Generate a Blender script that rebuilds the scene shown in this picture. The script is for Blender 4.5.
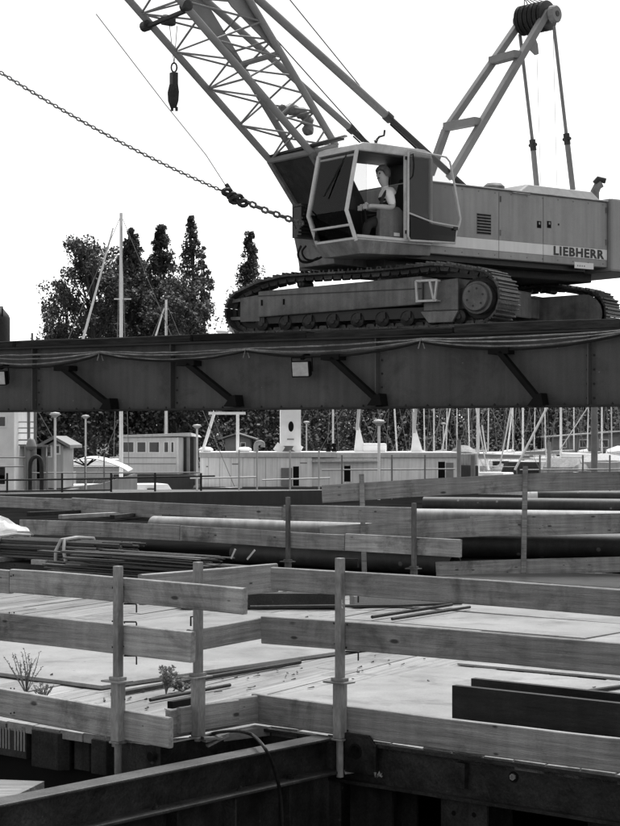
import bpy, bmesh, math, random
from mathutils import Vector, Matrix

# ---------------------------------------------------------------- clear
for o in list(bpy.data.objects):
    bpy.data.objects.remove(o, do_unlink=True)
scene = bpy.context.scene
COL = scene.collection
rnd = random.Random(7)

# ---------------------------------------------------------------- camera
FPX, W0, H0, CX, HY, CZ = 1800.0, 620.0, 826.0, 310.0, 437.0, 1.93
cam_d = bpy.data.cameras.new('camera')
cam = bpy.data.objects.new('camera', cam_d)
COL.objects.link(cam)
cam.location = (0, 0, CZ)
cam.rotation_euler = (math.radians(90), 0, 0)
cam_d.sensor_fit = 'VERTICAL'
cam_d.sensor_height = 36.0
cam_d.sensor_width = 36.0
cam_d.lens = FPX / H0 * 36.0
cam_d.shift_y = (HY - H0 / 2) / H0
cam_d.clip_start = 0.1
cam_d.clip_end = 3000
scene.camera = cam

# ---------------------------------------------------------------- world, sun, exposure
SUN_EL, SUN_AZ = math.radians(62), math.radians(18)      # azimuth clockwise from +Y (the far side)
world = bpy.data.worlds.new('World')
scene.world = world
world.use_nodes = True
wn = world.node_tree
wn.nodes.clear()
sky = wn.nodes.new('ShaderNodeTexSky')
sky.sky_type = 'NISHITA'
sky.sun_disc = False
sky.sun_elevation = SUN_EL
sky.sun_rotation = SUN_AZ
sky.air_density = 1.0
sky.dust_density = 1.0
sky.ozone_density = 1.0
bw = wn.nodes.new('ShaderNodeRGBToBW')
bg = wn.nodes.new('ShaderNodeBackground')
bg.inputs['Strength'].default_value = 0.085
wo = wn.nodes.new('ShaderNodeOutputWorld')
wn.links.new(sky.outputs[0], bw.inputs[0])
wn.links.new(bw.outputs[0], bg.inputs['Color'])
wn.links.new(bg.outputs[0], wo.inputs[0])

sun_d = bpy.data.lights.new('sun', 'SUN')
sun_d.energy = 1.5
sun_d.angle = math.radians(30)
sun_d.color = (1, 1, 1)
sun = bpy.data.objects.new('sun', sun_d)
COL.objects.link(sun)
sdir = Vector((math.sin(SUN_AZ) * math.cos(SUN_EL), math.cos(SUN_AZ) * math.cos(SUN_EL), math.sin(SUN_EL)))
sun.location = sdir * 60
sun.rotation_euler = (-sdir).to_track_quat('-Z', 'Y').to_euler()

scene.view_settings.view_transform = 'Standard'
scene.view_settings.look = 'None'
scene.view_settings.exposure = 1.65
scene.view_settings.gamma = 1.0
scene.view_settings.use_curve_mapping = False

# ---------------------------------------------------------------- photo pixel -> place
def P(px, py, d):
    return Vector(((px - CX) / FPX * d, d, CZ + (HY - py) / FPX * d))
def G(px, py, z=0.0):
    return P(px, py, (CZ - z) * FPX / (py - HY))
class Frame:
    """a vertical-axis frame: a = along, b = away/depth, z up"""
    def __init__(s, origin, a, b):
        s.o, s.a, s.b = Vector((origin[0], origin[1], 0)), Vector((a[0], a[1], 0)), Vector((b[0], b[1], 0))
    def __call__(s, p, q, z):
        v = s.o + s.a * p + s.b * q
        v.z = z
        return v
    def px(s, px, py, q):
        """the place on the plane b = q seen at pixel (px, py): returns (along, z)"""
        k = (px - CX) / FPX
        ox, oy = s.o.x + q * s.b.x, s.o.y + q * s.b.y
        p = (k * oy - ox) / (s.a.x - k * s.a.y)
        d = oy + p * s.a.y
        return p, CZ + (HY - py) / FPX * d
    def pt(s, px, py, q):
        p, z = s.px(px, py, q)
        return s(p, q, z)
    def mat(s):
        return Matrix(((s.a.x, s.b.x, 0, 0), (s.a.y, s.b.y, 0, 0), (0, 0, 1, 0), (0, 0, 0, 1)))
c40, s40 = math.cos(math.radians(40)), math.sin(math.radians(40))
c30, s30 = math.cos(math.radians(30)), math.sin(math.radians(30))
c37, s37 = math.cos(math.radians(37)), math.sin(math.radians(37))
DK = Frame((0, 0), (c40, -s40), (s40, c40))              # the foreground deck: u along the fence, v away
RT = Frame((0, 0), (s40, c40), (c40, -s40))              # the same turned: along v, depth u
GD = Frame((0, 26.0), (c30, -s30), (s30, c30))           # the girder bridge
TK = Frame((0, 27.6), (c30, -s30), (s30, c30))           # crawler tracks
UP = Frame((2.246, 27.5), (-c37, -s37), (-s37, c37))     # slewed upper works: f forward, r to the far side
FA = Frame((0, 25.2), (1, 0), (0, 1))                    # far fence on the right

# ---------------------------------------------------------------- materials (black and white place: greys)
MATS = {}
def mat(name, base, rough=0.6, var=0.25, scale=3.0, stretch=(1, 1, 1), bump=0.0, bscale=None, metal=0.0,
        spots=None, knots=None, coord='Object', rand=0.0, spec=0.5, fine=0.0, seed=0.0, streak=0.0, stain=0.0):
    if name in MATS:
        return MATS[name]
    m = bpy.data.materials.new(name)
    m.use_nodes = True
    nt = m.node_tree
    N, L = nt.nodes, nt.links
    b = N['Principled BSDF']
    b.inputs['Roughness'].default_value = rough
    b.inputs['Metallic'].default_value = metal
    b.inputs['Specular IOR Level'].default_value = spec
    tc = N.new('ShaderNodeTexCoord')
    oi = N.new('ShaderNodeObjectInfo')
    off = N.new('ShaderNodeVectorMath'); off.operation = 'MULTIPLY_ADD'
    comb = N.new('ShaderNodeCombineXYZ')
    for i, f in enumerate((37.0, 91.0, 53.0)):
        mm = N.new('ShaderNodeMath'); mm.operation = 'MULTIPLY'; mm.inputs[1].default_value = f
        L.new(oi.outputs['Random'], mm.inputs[0]); L.new(mm.outputs[0], comb.inputs[i])
    off.inputs[1].default_value = (1, 1, 1)
    L.new(tc.outputs[coord], off.inputs[0]); L.new(comb.outputs[0], off.inputs[2])
    mp = N.new('ShaderNodeMapping'); mp.inputs['Scale'].default_value = stretch
    L.new(off.outputs[0], mp.inputs[0])
    n1 = N.new('ShaderNodeTexNoise'); n1.inputs['Scale'].default_value = scale; n1.inputs['Detail'].default_value = 8
    n1.inputs['Roughness'].default_value = 0.62
    L.new(mp.outputs[0], n1.inputs[0])
    r1 = N.new('ShaderNodeMapRange'); r1.inputs['From Min'].default_value = 0.28; r1.inputs['From Max'].default_value = 0.72
    r1.inputs['To Min'].default_value = 1 - var; r1.inputs['To Max'].default_value = 1 + var
    L.new(n1.outputs['Fac'], r1.inputs[0])
    cur = r1.outputs[0]
    def mul(a, bsock):
        x = N.new('ShaderNodeMath'); x.operation = 'MULTIPLY'
        L.new(a, x.inputs[0])
        if isinstance(bsock, float): x.inputs[1].default_value = bsock
        else: L.new(bsock, x.inputs[1])
        return x.outputs[0]
    # broad blotches, not stretched
    n2 = N.new('ShaderNodeTexNoise'); n2.inputs['Scale'].default_value = max(0.35, scale * 0.22); n2.inputs['Detail'].default_value = 4
    L.new(off.outputs[0], n2.inputs[0])
    r2 = N.new('ShaderNodeMapRange'); r2.inputs['From Min'].default_value = 0.3; r2.inputs['From Max'].default_value = 0.7
    r2.inputs['To Min'].default_value = 1 - var * 0.7; r2.inputs['To Max'].default_value = 1 + var * 0.5
    L.new(n2.outputs['Fac'], r2.inputs[0])
    cur = mul(cur, r2.outputs[0])
    if fine:
        n3 = N.new('ShaderNodeTexNoise'); n3.inputs['Scale'].default_value = 70; n3.inputs['Detail'].default_value = 3
        L.new(mp.outputs[0], n3.inputs[0])
        r3 = N.new('ShaderNodeMapRange'); r3.inputs['From Min'].default_value = 0.3; r3.inputs['From Max'].default_value = 0.7
        r3.inputs['To Min'].default_value = 1 - fine; r3.inputs['To Max'].default_value = 1 + fine
        L.new(n3.outputs['Fac'], r3.inputs[0]); cur = mul(cur, r3.outputs[0])
    if streak:                                            # rain streaks running down
        ms = N.new('ShaderNodeMapping'); ms.inputs['Scale'].default_value = (9, 9, 0.5)
        L.new(off.outputs[0], ms.inputs[0])
        n4 = N.new('ShaderNodeTexNoise'); n4.inputs['Scale'].default_value = 1.2; n4.inputs['Detail'].default_value = 5
        L.new(ms.outputs[0], n4.inputs[0])
        r4 = N.new('ShaderNodeMapRange'); r4.inputs['From Min'].default_value = 0.35; r4.inputs['From Max'].default_value = 0.7
        r4.inputs['To Min'].default_value = 1; r4.inputs['To Max'].default_value = 1 - streak
        L.new(n4.outputs['Fac'], r4.inputs[0]); cur = mul(cur, r4.outputs[0])
    if stain:                                             # dirt patches with ragged outlines
        ns = N.new('ShaderNodeTexNoise'); ns.inputs['Scale'].default_value = 1.7; ns.inputs['Detail'].default_value = 10
        ns.inputs['Roughness'].default_value = 0.7; ns.inputs['Distortion'].default_value = 0.6
        L.new(off.outputs[0], ns.inputs[0])
        rn = N.new('ShaderNodeMapRange'); rn.inputs['From Min'].default_value = 0.52; rn.inputs['From Max'].default_value = 0.68
        rn.inputs['To Min'].default_value = 1; rn.inputs['To Max'].default_value = 1 - stain
        L.new(ns.outputs['Fac'], rn.inputs[0]); cur = mul(cur, rn.outputs[0])
    if spots:                                             # dark or pale flecks: (scale, threshold, factor)
        v = N.new('ShaderNodeTexVoronoi'); v.inputs['Scale'].default_value = spots[0]
        L.new(off.outputs[0], v.inputs[0])
        rs = N.new('ShaderNodeMapRange'); rs.inputs['From Min'].default_value = spots[1]; rs.inputs['From Max'].default_value = spots[1] * 1.6
        rs.inputs['To Min'].default_value = spots[2]; rs.inputs['To Max'].default_value = 1
        L.new(v.outputs['Distance'], rs.inputs[0]); cur = mul(cur, rs.outputs[0])
    if knots:                                             # knots of a board, rings flattened along its length
        mk = N.new('ShaderNodeMapping'); mk.inputs['Scale'].default_value = (4.8, 4.0, 13.0)
        L.new(off.outputs[0], mk.inputs[0])
        v = N.new('ShaderNodeTexVoronoi'); v.inputs['Scale'].default_value = 1.0
        L.new(mk.outputs[0], v.inputs[0])
        rs = N.new('ShaderNodeMapRange'); rs.inputs['From Min'].default_value = 0.07; rs.inputs['From Max'].default_value = 0.125
        rs.inputs['To Min'].default_value = knots; rs.inputs['To Max'].default_value = 1
        sc_ = N.new('ShaderNodeSeparateColor'); L.new(v.outputs['Color'], sc_.inputs[0])
        kr = N.new('ShaderNodeMapRange'); kr.inputs['To Min'].default_value = 0.5; kr.inputs['To Max'].default_value = 2.6
        L.new(sc_.outputs[0], kr.inputs[0])
        kd = N.new('ShaderNodeMath'); kd.operation = 'MULTIPLY'; L.new(v.outputs['Distance'], kd.inputs[0]); L.new(kr.outputs[0], kd.inputs[1])
        kn = N.new('ShaderNodeMath'); kn.operation = 'MULTIPLY_ADD'; kn.inputs[1].default_value = 0.10; L.new(n1.outputs['Fac'], kn.inputs[0]); L.new(kd.outputs[0], kn.inputs[2])
        ks = N.new('ShaderNodeMath'); ks.operation = 'SUBTRACT'; ks.inputs[1].default_value = 0.05; L.new(kn.outputs[0], ks.inputs[0])
        L.new(ks.outputs[0], rs.inputs[0]); cur = mul(cur, rs.outputs[0])
    if rand:
        rr = N.new('ShaderNodeMapRange'); rr.inputs['To Min'].default_value = 1 - rand; rr.inputs['To Max'].default_value = 1 + rand
        L.new(oi.outputs['Random'], rr.inputs[0]); cur = mul(cur, rr.outputs[0])
    cur = mul(cur, float(base))
    cl = N.new('ShaderNodeClamp'); cl.inputs['Max'].default_value = 0.9
    cl.inputs['Min'].default_value = 0.004
    L.new(cur, cl.inputs[0])
    L.new(cl.outputs[0], b.inputs['Base Color'])
    if bump:
        bp = N.new('ShaderNodeBump'); bp.inputs['Strength'].default_value = bump; bp.inputs['Distance'].default_value = 0.02
        nb = N.new('ShaderNodeTexNoise'); nb.inputs['Scale'].default_value = bscale or scale * 3; nb.inputs['Detail'].default_value = 6
        L.new(mp.outputs[0], nb.inputs[0]); L.new(nb.outputs['Fac'], bp.inputs['Height']); L.new(bp.outputs[0], b.inputs['Normal'])
    # uneven gloss
    rg = N.new('ShaderNodeMapRange'); rg.inputs['To Min'].default_value = max(0.05, rough - 0.12); rg.inputs['To Max'].default_value = min(1, rough + 0.12)
    L.new(n1.outputs['Fac'], rg.inputs[0]); L.new(rg.outputs[0], b.inputs['Roughness'])
    MATS[name] = m
    return m

def glass(name, tint=0.75, refl=0.12, rough=0.02, ior=1.28):
    if name in MATS: return MATS[name]
    m = bpy.data.materials.new(name); m.use_nodes = True
    N, L = m.node_tree.nodes, m.node_tree.links
    N.clear()
    out = N.new('ShaderNodeOutputMaterial'); mix = N.new('ShaderNodeMixShader')
    tr = N.new('ShaderNodeBsdfTransparent'); tr.inputs[0].default_value = (tint, tint, tint, 1)
    gl = N.new('ShaderNodeBsdfGlossy'); gl.inputs['Roughness'].default_value = rough
    lw = N.new('ShaderNodeFresnel'); lw.inputs['IOR'].default_value = ior
    ad = N.new('ShaderNodeMath'); ad.operation = 'ADD'; ad.inputs[1].default_value = refl; ad.use_clamp = True
    L.new(lw.outputs[0], ad.inputs[0]); L.new(ad.outputs[0], mix.inputs[0])
    L.new(tr.outputs[0], mix.inputs[1]); L.new(gl.outputs[0], mix.inputs[2]); L.new(mix.outputs[0], out.inputs[0])
    MATS[name] = m
    return m

M_BOARD = mat('fence_board_wood', 0.30, 0.8, var=0.42, scale=2.2, stretch=(0.8, 12, 18), bump=0.35, bscale=9, knots=0.22, rand=0.2, fine=0.26, spec=0.25, stain=0.6, streak=0.22)
M_TIMBER = mat('dark_timber', 0.03, 0.9, var=0.6, scale=3, stretch=(1, 8, 8), bump=0.6, rand=0.5, spec=0.1)
M_DECKW = mat('weathered_deck_wood', 0.25, 0.85, var=0.32, scale=2.0, stretch=(0.7, 10, 10), bump=0.4, rand=0.12, fine=0.16, spots=(5, 0.05, 0.5), spec=0.3, stain=0.5)
M_PLATE = mat('worn_steel_plate', 0.255, 0.45, var=0.22, scale=1.9, bump=0.15, bscale=7, fine=0.12, spots=(3.4, 0.03, 0.4), rand=0.08, stain=0.5)
M_POSTD = mat('weathered_post', 0.11, 0.7, var=0.4, scale=9, stretch=(1, 1, 0.3), fine=0.2, spec=0.2)
M_POST = mat('galvanised_post', 0.24, 0.55, var=0.35, scale=9, stretch=(1, 1, 0.3), bump=0.15, rand=0.1, fine=0.2, spec=0.3, stain=0.4)
M_DARK = mat('dark_rusty_steel', 0.034, 0.7, var=0.5, scale=4, bump=0.35, rand=0.2, spots=(9, 0.06, 2.2), fine=0.25, spec=0.2)
M_RAIL = mat('worn_black_steel', 0.019, 0.5, var=0.8, scale=5, bump=0.5, spots=(19, 0.05, 2.6), fine=0.4, spec=0.3, stain=0.5)
M_RAILT = mat('rubbed_lit_steel_edge', 0.04, 0.55, var=0.5, scale=7, bump=0.3, spots=(15, 0.06, 2.5), fine=0.3, spec=0.4)  # rubbed steel, its colour lightened for the light the flanges catch
M_PLANKB = mat('tarred_plank', 0.016, 0.65, var=0.8, scale=3, stretch=(1, 1, 5), bump=0.4, fine=0.4, spec=0.25, stain=0.5, streak=0.4)
M_RUST = mat('brown_steel_pile', 0.03, 0.8, var=0.8, scale=3, bump=0.6, streak=0.5, rand=0.25, spec=0.15, fine=0.3, spots=(8, 0.06, 2.5))
M_GIRD = mat('girder_paint', 0.075, 0.6, var=0.3, scale=0.9, bump=0.1, bscale=3, streak=0.22, spec=0.25, fine=0.1, stain=0.35, spots=(4, 0.03, 2.2))
M_GIRD2 = mat('girder_flange_paint', 0.03, 0.7, var=0.3, scale=1.5, bump=0.1, spec=0.15)
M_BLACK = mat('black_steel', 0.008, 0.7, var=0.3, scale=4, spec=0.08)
M_RUBBER = mat('black_rubber', 0.012, 0.75, var=0.4, scale=6, spec=0.15, fine=0.2)
M_CRANE = mat('crane_paint', 0.31, 0.38, var=0.13, scale=1.6, bump=0.05, bscale=2.5, fine=0.06, streak=0.2, stain=0.14, spots=(7, 0.03, 0.6))
M_CRANED = mat('dusty_crane_paint', 0.185, 0.6, var=0.35, scale=3, bump=0.12, streak=0.35, fine=0.14, stain=0.4, spots=(11, 0.05, 0.4))
M_CREAM = mat('cab_cream_paint', 0.56, 0.4, var=0.16, scale=4, fine=0.1, stain=0.25)
M_BAND = mat('pale_band_paint', 0.8, 0.4, var=0.06, scale=2, streak=0.1)
M_INK = mat('black_lettering', 0.012, 0.5, var=0.1)
M_BOOM = mat('boom_paint', 0.21, 0.5, var=0.18, scale=3, fine=0.06)
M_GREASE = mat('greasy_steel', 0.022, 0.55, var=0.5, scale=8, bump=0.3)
M_SHOE = mat('worn_track_shoe', 0.055, 0.5, var=0.7, scale=9, bump=0.5, rand=0.45, metal=0.2, stain=0.5, spots=(14, 0.07, 2.5))
M_ROPE = mat('wire_rope', 0.10, 0.5, var=0.2, scale=20)
M_CHAIN = mat('chain_steel', 0.14, 0.5, var=0.4, scale=12)
M_CABLE = mat('grey_cable', 0.17, 0.7, var=0.6, scale=7, fine=0.3)
M_GLASS = glass('cab_glass', 0.78, 0.0)
M_GLASSW = glass('windscreen_glass', 0.85, 0.0, 0.02, 1.33)
M_GLASSD = glass('dark_glass', 0.2, 0.0)
M_WHITE = mat('white_boat_paint', 0.85, 0.5, var=0.1, scale=1.0, streak=0.22, fine=0.05)
M_HOOD = mat('weathered_canvas', 0.4, 0.8, var=0.35, scale=1.5, bump=0.6, bscale=3, streak=0.3, stain=0.3)
M_WHITE2 = mat('white_plain_paint', 0.85, 0.5, var=0.1, scale=2)
M_OFFW = mat('grey_boat_paint', 0.5, 0.55, var=0.15, scale=1.2, streak=0.2)
M_HULL = mat('dark_hull_paint', 0.04, 0.5, var=0.4, scale=1.5, streak=0.3)
M_MIDG = mat('mid_grey_paint', 0.2, 0.55, var=0.25, scale=2)
M_PIPED = mat('dark_coated_pipe', 0.05, 0.58, var=0.6, scale=1.8, stretch=(0.6, 1, 1), bump=0.25, spots=(2.6, 0.07, 5.0), streak=0.3, fine=0.2, stain=0.4)
M_PIPEL = mat('pale_dusty_pipe', 0.33, 0.6, var=0.35, scale=2.0, stretch=(3, 1, 1), bump=0.15)
M_BAR = mat('rusty_bars', 0.055, 0.6, var=0.4, scale=4, stretch=(0.6, 6, 6), rand=0.5, bump=0.2)
M_STRAP = mat('pale_strap', 0.4, 0.7, var=0.2, scale=6)
M_TARP = mat('white_plastic_sheet', 0.65, 0.35, var=0.18, scale=4, bump=0.6, bscale=6)
M_CONC = mat('concrete', 0.3, 0.85, var=0.2, scale=1.5, bump=0.3, fine=0.1)
M_SKIN = mat('skin', 0.46, 0.55, var=0.06, scale=8)
M_SHIRT = mat('white_cotton', 0.82, 0.85, var=0.08, scale=9)
M_OVERALL = mat('dark_denim', 0.018, 0.85, var=0.2, scale=14)
M_HAIR = mat('grey_hair', 0.12, 0.7, var=0.4, scale=30)
M_BARK = mat('tree_bark', 0.07, 0.9, var=0.4, scale=5, stretch=(1, 1, 0.3), bump=0.6)
M_ROOF = mat('roof_felt', 0.3, 0.8, var=0.2, scale=2)

def leaf_mat(name, base):
    m = bpy.data.materials.new(name); m.use_nodes = True
    N, L = m.node_tree.nodes, m.node_tree.links
    b = N['Principled BSDF']; b.inputs['Roughness'].default_value = 0.6
    tc = N.new('ShaderNodeTexCoord'); n = N.new('ShaderNodeTexNoise'); n.inputs['Scale'].default_value = 0.9; n.inputs['Detail'].default_value = 6
    r = N.new('ShaderNodeMapRange'); r.inputs['From Min'].default_value = 0.3; r.inputs['From Max'].default_value = 0.7
    r.inputs['To Min'].default_value = base * 0.5; r.inputs['To Max'].default_value = base * 1.6
    L.new(tc.outputs['Object'], n.inputs[0]); L.new(n.outputs['Fac'], r.inputs[0]); L.new(r.outputs[0], b.inputs['Base Color'])
    out = N['Material Output']
    tl = N.new('ShaderNodeBsdfTranslucent'); tl.inputs[0].default_value = (base, base, base, 1)
    mx = N.new('ShaderNodeMixShader'); mx.inputs[0].default_value = 0.2
    L.new(b.outputs[0], mx.inputs[1]); L.new(tl.outputs[0], mx.inputs[2]); L.new(mx.outputs[0], out.inputs[0])
    return m
M_LEAF = leaf_mat('tree_leaves', 0.045)
M_LEAF2 = leaf_mat('poplar_leaves', 0.036)
M_LEAF3 = leaf_mat('pale_tree_leaves', 0.06)
M_WEED = leaf_mat('weed_leaves', 0.17)

def water_mat():
    m = bpy.data.materials.new('harbour_water'); m.use_nodes = True
    N, L = m.node_tree.nodes, m.node_tree.links
    b = N['Principled BSDF']; b.inputs['Base Color'].default_value = (0.02, 0.02, 0.02, 1); b.inputs['Roughness'].default_value = 0.12
    tc = N.new('ShaderNodeTexCoord'); n = N.new('ShaderNodeTexNoise'); n.inputs['Scale'].default_value = 1.3; n.inputs['Detail'].default_value = 5
    bp = N.new('ShaderNodeBump'); bp.inputs['Strength'].default_value = 0.4; bp.inputs['Distance'].default_value = 0.15
    L.new(tc.outputs['Object'], n.inputs[0]); L.new(n.outputs['Fac'], bp.inputs['Height']); L.new(bp.outputs[0], b.inputs['Normal'])
    return m
M_WATER = water_mat()

# ---------------------------------------------------------------- mesh builder (world coordinates)
class MB:
    def __init__(s): s.v, s.f = [], []
    def add(s, vs, fs):
        n = len(s.v); s.v += [Vector(x) for x in vs]; s.f += [tuple(i + n for i in f) for f in fs]; return s
    def hexa(s, p):     # 8 points: bottom 0-3, top 4-7
        return s.add(p, [(3, 2, 1, 0), (4, 5, 6, 7), (0, 1, 5, 4), (1, 2, 6, 5), (2, 3, 7, 6), (3, 0, 4, 7)])
    def fbox(s, fr, p0, p1, q0, q1, z0, z1):
        return s.hexa([fr(p0, q0, z0), fr(p1, q0, z0), fr(p1, q1, z0), fr(p0, q1, z0),
                       fr(p0, q0, z1), fr(p1, q0, z1), fr(p1, q1, z1), fr(p0, q1, z1)])
    def box(s, c, dx, dy, dz):
        x, y, z = c
        return s.fbox(WORLD, x - dx / 2, x + dx / 2, y - dy / 2, y + dy / 2, z - dz / 2, z + dz / 2)
    def bar(s, p0, p1, w, h, up=Vector((0, 0, 1))):   # rectangular bar from p0 to p1
        p0, p1 = Vector(p0), Vector(p1)
        d = (p1 - p0).normalized()
        sd = d.cross(up)
        if sd.length < 1e-4: sd = d.cross(Vector((1, 0, 0)))
        sd.normalize(); u = sd.cross(d).normalized()
        a, b = sd * w / 2, u * h / 2
        return s.hexa([p0 - a - b, p0 + a - b, p1 + a - b, p1 - a - b, p0 - a + b, p0 + a + b, p1 + a + b, p1 - a + b])
    def ring_loft(s, rings, cap=True, closed=False):
        n = len(rings[0]); base = len(s.v)
        for r in rings: s.v += [Vector(x) for x in r]
        m = len(rings)
        for i in range(m if closed else m - 1):
            for j in range(n):
                a, b = base + i * n, base + ((i + 1) % m) * n
                s.f.append((a + j, a + (j + 1) % n, b + (j + 1) % n, b + j))
        if cap and not closed:
            s.f.append(tuple(base + j for j in reversed(range(n))))
            s.f.append(tuple(base + (m - 1) * n + j for j in range(n)))
        return s
    def tube(s, pts, r, n=8, closed=False, cap=True):
        pts = [Vector(p) for p in pts]
        m = len(pts)
        rs = r if isinstance(r, (list, tuple)) else [r] * m
        rings = []; prev = None
        for i, p in enumerate(pts):
            if closed: t = pts[(i + 1) % m] - pts[i - 1]
            elif i == 0: t = pts[1] - p
            elif i == m - 1: t = p - pts[i - 1]
            else: t = (pts[i + 1] - p).normalized() + (p - pts[i - 1]).normalized()
            t.normalize()
            ref = prev if prev is not None else (Vector((0, 0, 1)) if abs(t.z) < 0.9 else Vector((1, 0, 0)))
            x = (ref - t * ref.dot(t))
            if x.length < 1e-5: x = t.orthogonal()
            x.normalize(); y = t.cross(x); prev = x
            rings.append([p + (x * math.cos(2 * math.pi * j / n) + y * math.sin(2 * math.pi * j / n)) * rs[i] for j in range(n)])
        return s.ring_loft(rings, cap, closed)
    def lathe(s, base, axis, prof, n=16):       # prof: (radius, distance along the axis)
        base, axis = Vector(base), Vector(axis).normalized()
        x = axis.orthogonal().normalized(); y = axis.cross(x)
        rings = [[base + axis * h + (x * math.cos(2 * math.pi * j / n) + y * math.sin(2 * math.pi * j / n)) * max(r, 1e-4) for j in range(n)] for r, h in prof]
        return s.ring_loft(rings)
    def prism(s, poly, off):                    # polygon (world points) pushed along off
        off = Vector(off); n = len(poly)
        b = len(s.v); s.v += [Vector(p) for p in poly] + [Vector(p) + off for p in poly]
        s.f.append(tuple(b + i for i in reversed(range(n)))); s.f.append(tuple(b + n + i for i in range(n)))
        for i in range(n): s.f.append((b + i, b + (i + 1) % n, b + n + (i + 1) % n, b + n + i))
        return s
    def mesh(s, name, material, origin=Vector((0, 0, 0)), smooth=False, bevel=0.0):
        me = bpy.data.meshes.new(name)
        me.from_pydata([v - origin for v in s.v], [], s.f)
        bm = bmesh.new(); bm.from_mesh(me)
        bmesh.ops.recalc_face_normals(bm, faces=bm.faces)
        if bevel:
            es = [e for e in bm.edges if len(e.link_faces) == 2 and e.calc_face_angle(0) > 0.5]
            bmesh.ops.bevel(bm, geom=es, offset=bevel, segments=2, affect='EDGES', profile=0.6, clamp_overlap=True)
        bm.to_mesh(me); bm.free()
        if smooth:
            me.polygons.foreach_set('use_smooth', [True] * len(me.polygons))
            try: me.set_sharp_from_angle(angle=math.radians(40))
            except Exception: pass
        me.materials.append(material)
        return me
    def build(s, name, material, parent=None, smooth=False, bevel=0.0, origin=None):
        """one mesh object; its origin is its parent's world origin, or its own base"""
        if origin is None:
            if parent is not None: origin = parent['_o']; origin = Vector(origin)
            else:
                lo = Vector((min(v.x for v in s.v), min(v.y for v in s.v), min(v.z for v in s.v)))
                hi = Vector((max(v.x for v in s.v), max(v.y for v in s.v), 0))
                origin = Vector(((lo.x + hi.x) / 2, (lo.y + hi.y) / 2, lo.z))
        o = bpy.data.objects.new(name, s.mesh(name, material, origin, smooth, bevel))
        COL.objects.link(o)
        if parent is not None:
            o.parent = parent; o.location = origin - Vector(parent['_o'])
        else: o.location = origin
        o['_o'] = tuple(origin)
        return o
WORLD = Frame((0, 0), (1, 0), (0, 1))

def tag(o, label=None, cat=None, group=None, kind=None):
    if label: o['label'] = label
    if cat: o['category'] = cat
    if group: o['group'] = group
    if kind: o['kind'] = kind
    return o
def thing(name, loc, label, cat, group=None):
    o = bpy.data.objects.new(name, None); COL.objects.link(o)
    o.location = loc; o['_o'] = tuple(loc); o.empty_display_size = 0.2
    return tag(o, label, cat, group)
def place(name, me, parent, M):
    """an object that shares mesh data, set by a world matrix under a parent whose world origin is known"""
    o = bpy.data.objects.new(name, me); COL.objects.link(o)
    if parent is not None:
        o.parent = parent; M = Matrix.Translation(-Vector(parent['_o'])) @ M
    o.matrix_basis = M
    o['_o'] = tuple(M.translation + (Vector(parent['_o']) if parent is not None else Vector()))
    return o
def axes(o, x, y, z):
    return Matrix(((x.x, y.x, z.x, o.x), (x.y, y.y, z.y, o.y), (x.z, y.z, z.z, o.z), (0, 0, 0, 1)))

def board_mesh(length, height, thick, seed, warp=0.006, name='plank'):
    """a sawn board: length on x, thickness on y, height on z; edges eased, faces a little out of true"""
    r = random.Random(seed)
    n = max(3, int(length / 0.35))
    c = min(0.012, thick * 0.3)
    mb = MB(); rings = []
    ph = [r.uniform(0, 6.28) for _ in range(4)]
    for i in range(n + 1):
        x = length * i / n
        if i == 0: sk = r.uniform(-.004, .004)
        wy = warp * 2 * math.sin(x * 0.9 + ph[0]); wz = warp * math.sin(x * 1.3 + ph[1])
        h0, h1 = -height / 2 + wz + r.uniform(-.0015, .0015), height / 2 + wz + r.uniform(-.0015, .0015)
        t = thick / 2
        e = (sk if i in (0, n) else 0)
        rings.append([Vector((x + (e if zz < 0 else -e), yy + wy, zz)) for yy, zz in
                      ((-t, h0 + c * .5), (-t + c * .5, h0), (t - c * .5, h0), (t, h0 + c * .5), (t, h1 - c * .5), (t - c * .25, h1 - c * .22), (t - c, h1), (-t + c, h1), (-t + c * .25, h1 - c * .22), (-t, h1 - c * .5))])
    mb.ring_loft(rings)
    return mb
def board(parent, p0, p1, height, thick, material, name='plank', out=None):
    """p0, p1: centre points of the two ends"""
    p0, p1 = Vector(p0), Vector(p1)
    x = (p1 - p0).normalized(); y = Vector((0, 0, 1)).cross(x).normalized(); z = x.cross(y)
    me = board_mesh((p1 - p0).length, height, thick, rnd.random()).mesh(name, material)
    return place(name, me, parent, axes(p0, x, y, z))
def pboard(parent, fr, q, a, b, x0, x1, thick=0.044, material=None, name='plank'):
    """board on the plane b = q; a, b = (px, ytop, ybottom) samples, running from pixel x0 to x1"""
    material = material or M_BOARD
    pa, zat = fr.px(a[0], a[1], q); _, zab = fr.px(a[0], a[2], q)
    pb, zbt = fr.px(b[0], b[1], q); _, zbb = fr.px(b[0], b[2], q)
    h = ((zat - zab) + (zbt - zbb)) / 2
    def zc(p):
        t = (p - pa) / (pb - pa); return (zat + zab) / 2 * (1 - t) + (zbt + zbb) / 2 * t
    e0, _ = fr.px(x0, 500, q); e1, _ = fr.px(x1, 500, q)
    return board(parent, fr(e0, q, zc(e0)), fr(e1, q, zc(e1)), h, thick, material, name)
# ================================================================ SETTING
WZ = -1.6
def sheet(name, pts, material, kind='structure'):
    o = MB().add(pts, [tuple(range(len(pts)))]).build(name, material, origin=Vector(pts[0]))
    return tag(o, kind=kind)
sheet('water', [(-900, -300, WZ), (900, -300, WZ), (900, 160, WZ), (-900, 160, WZ)], M_WATER)
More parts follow.
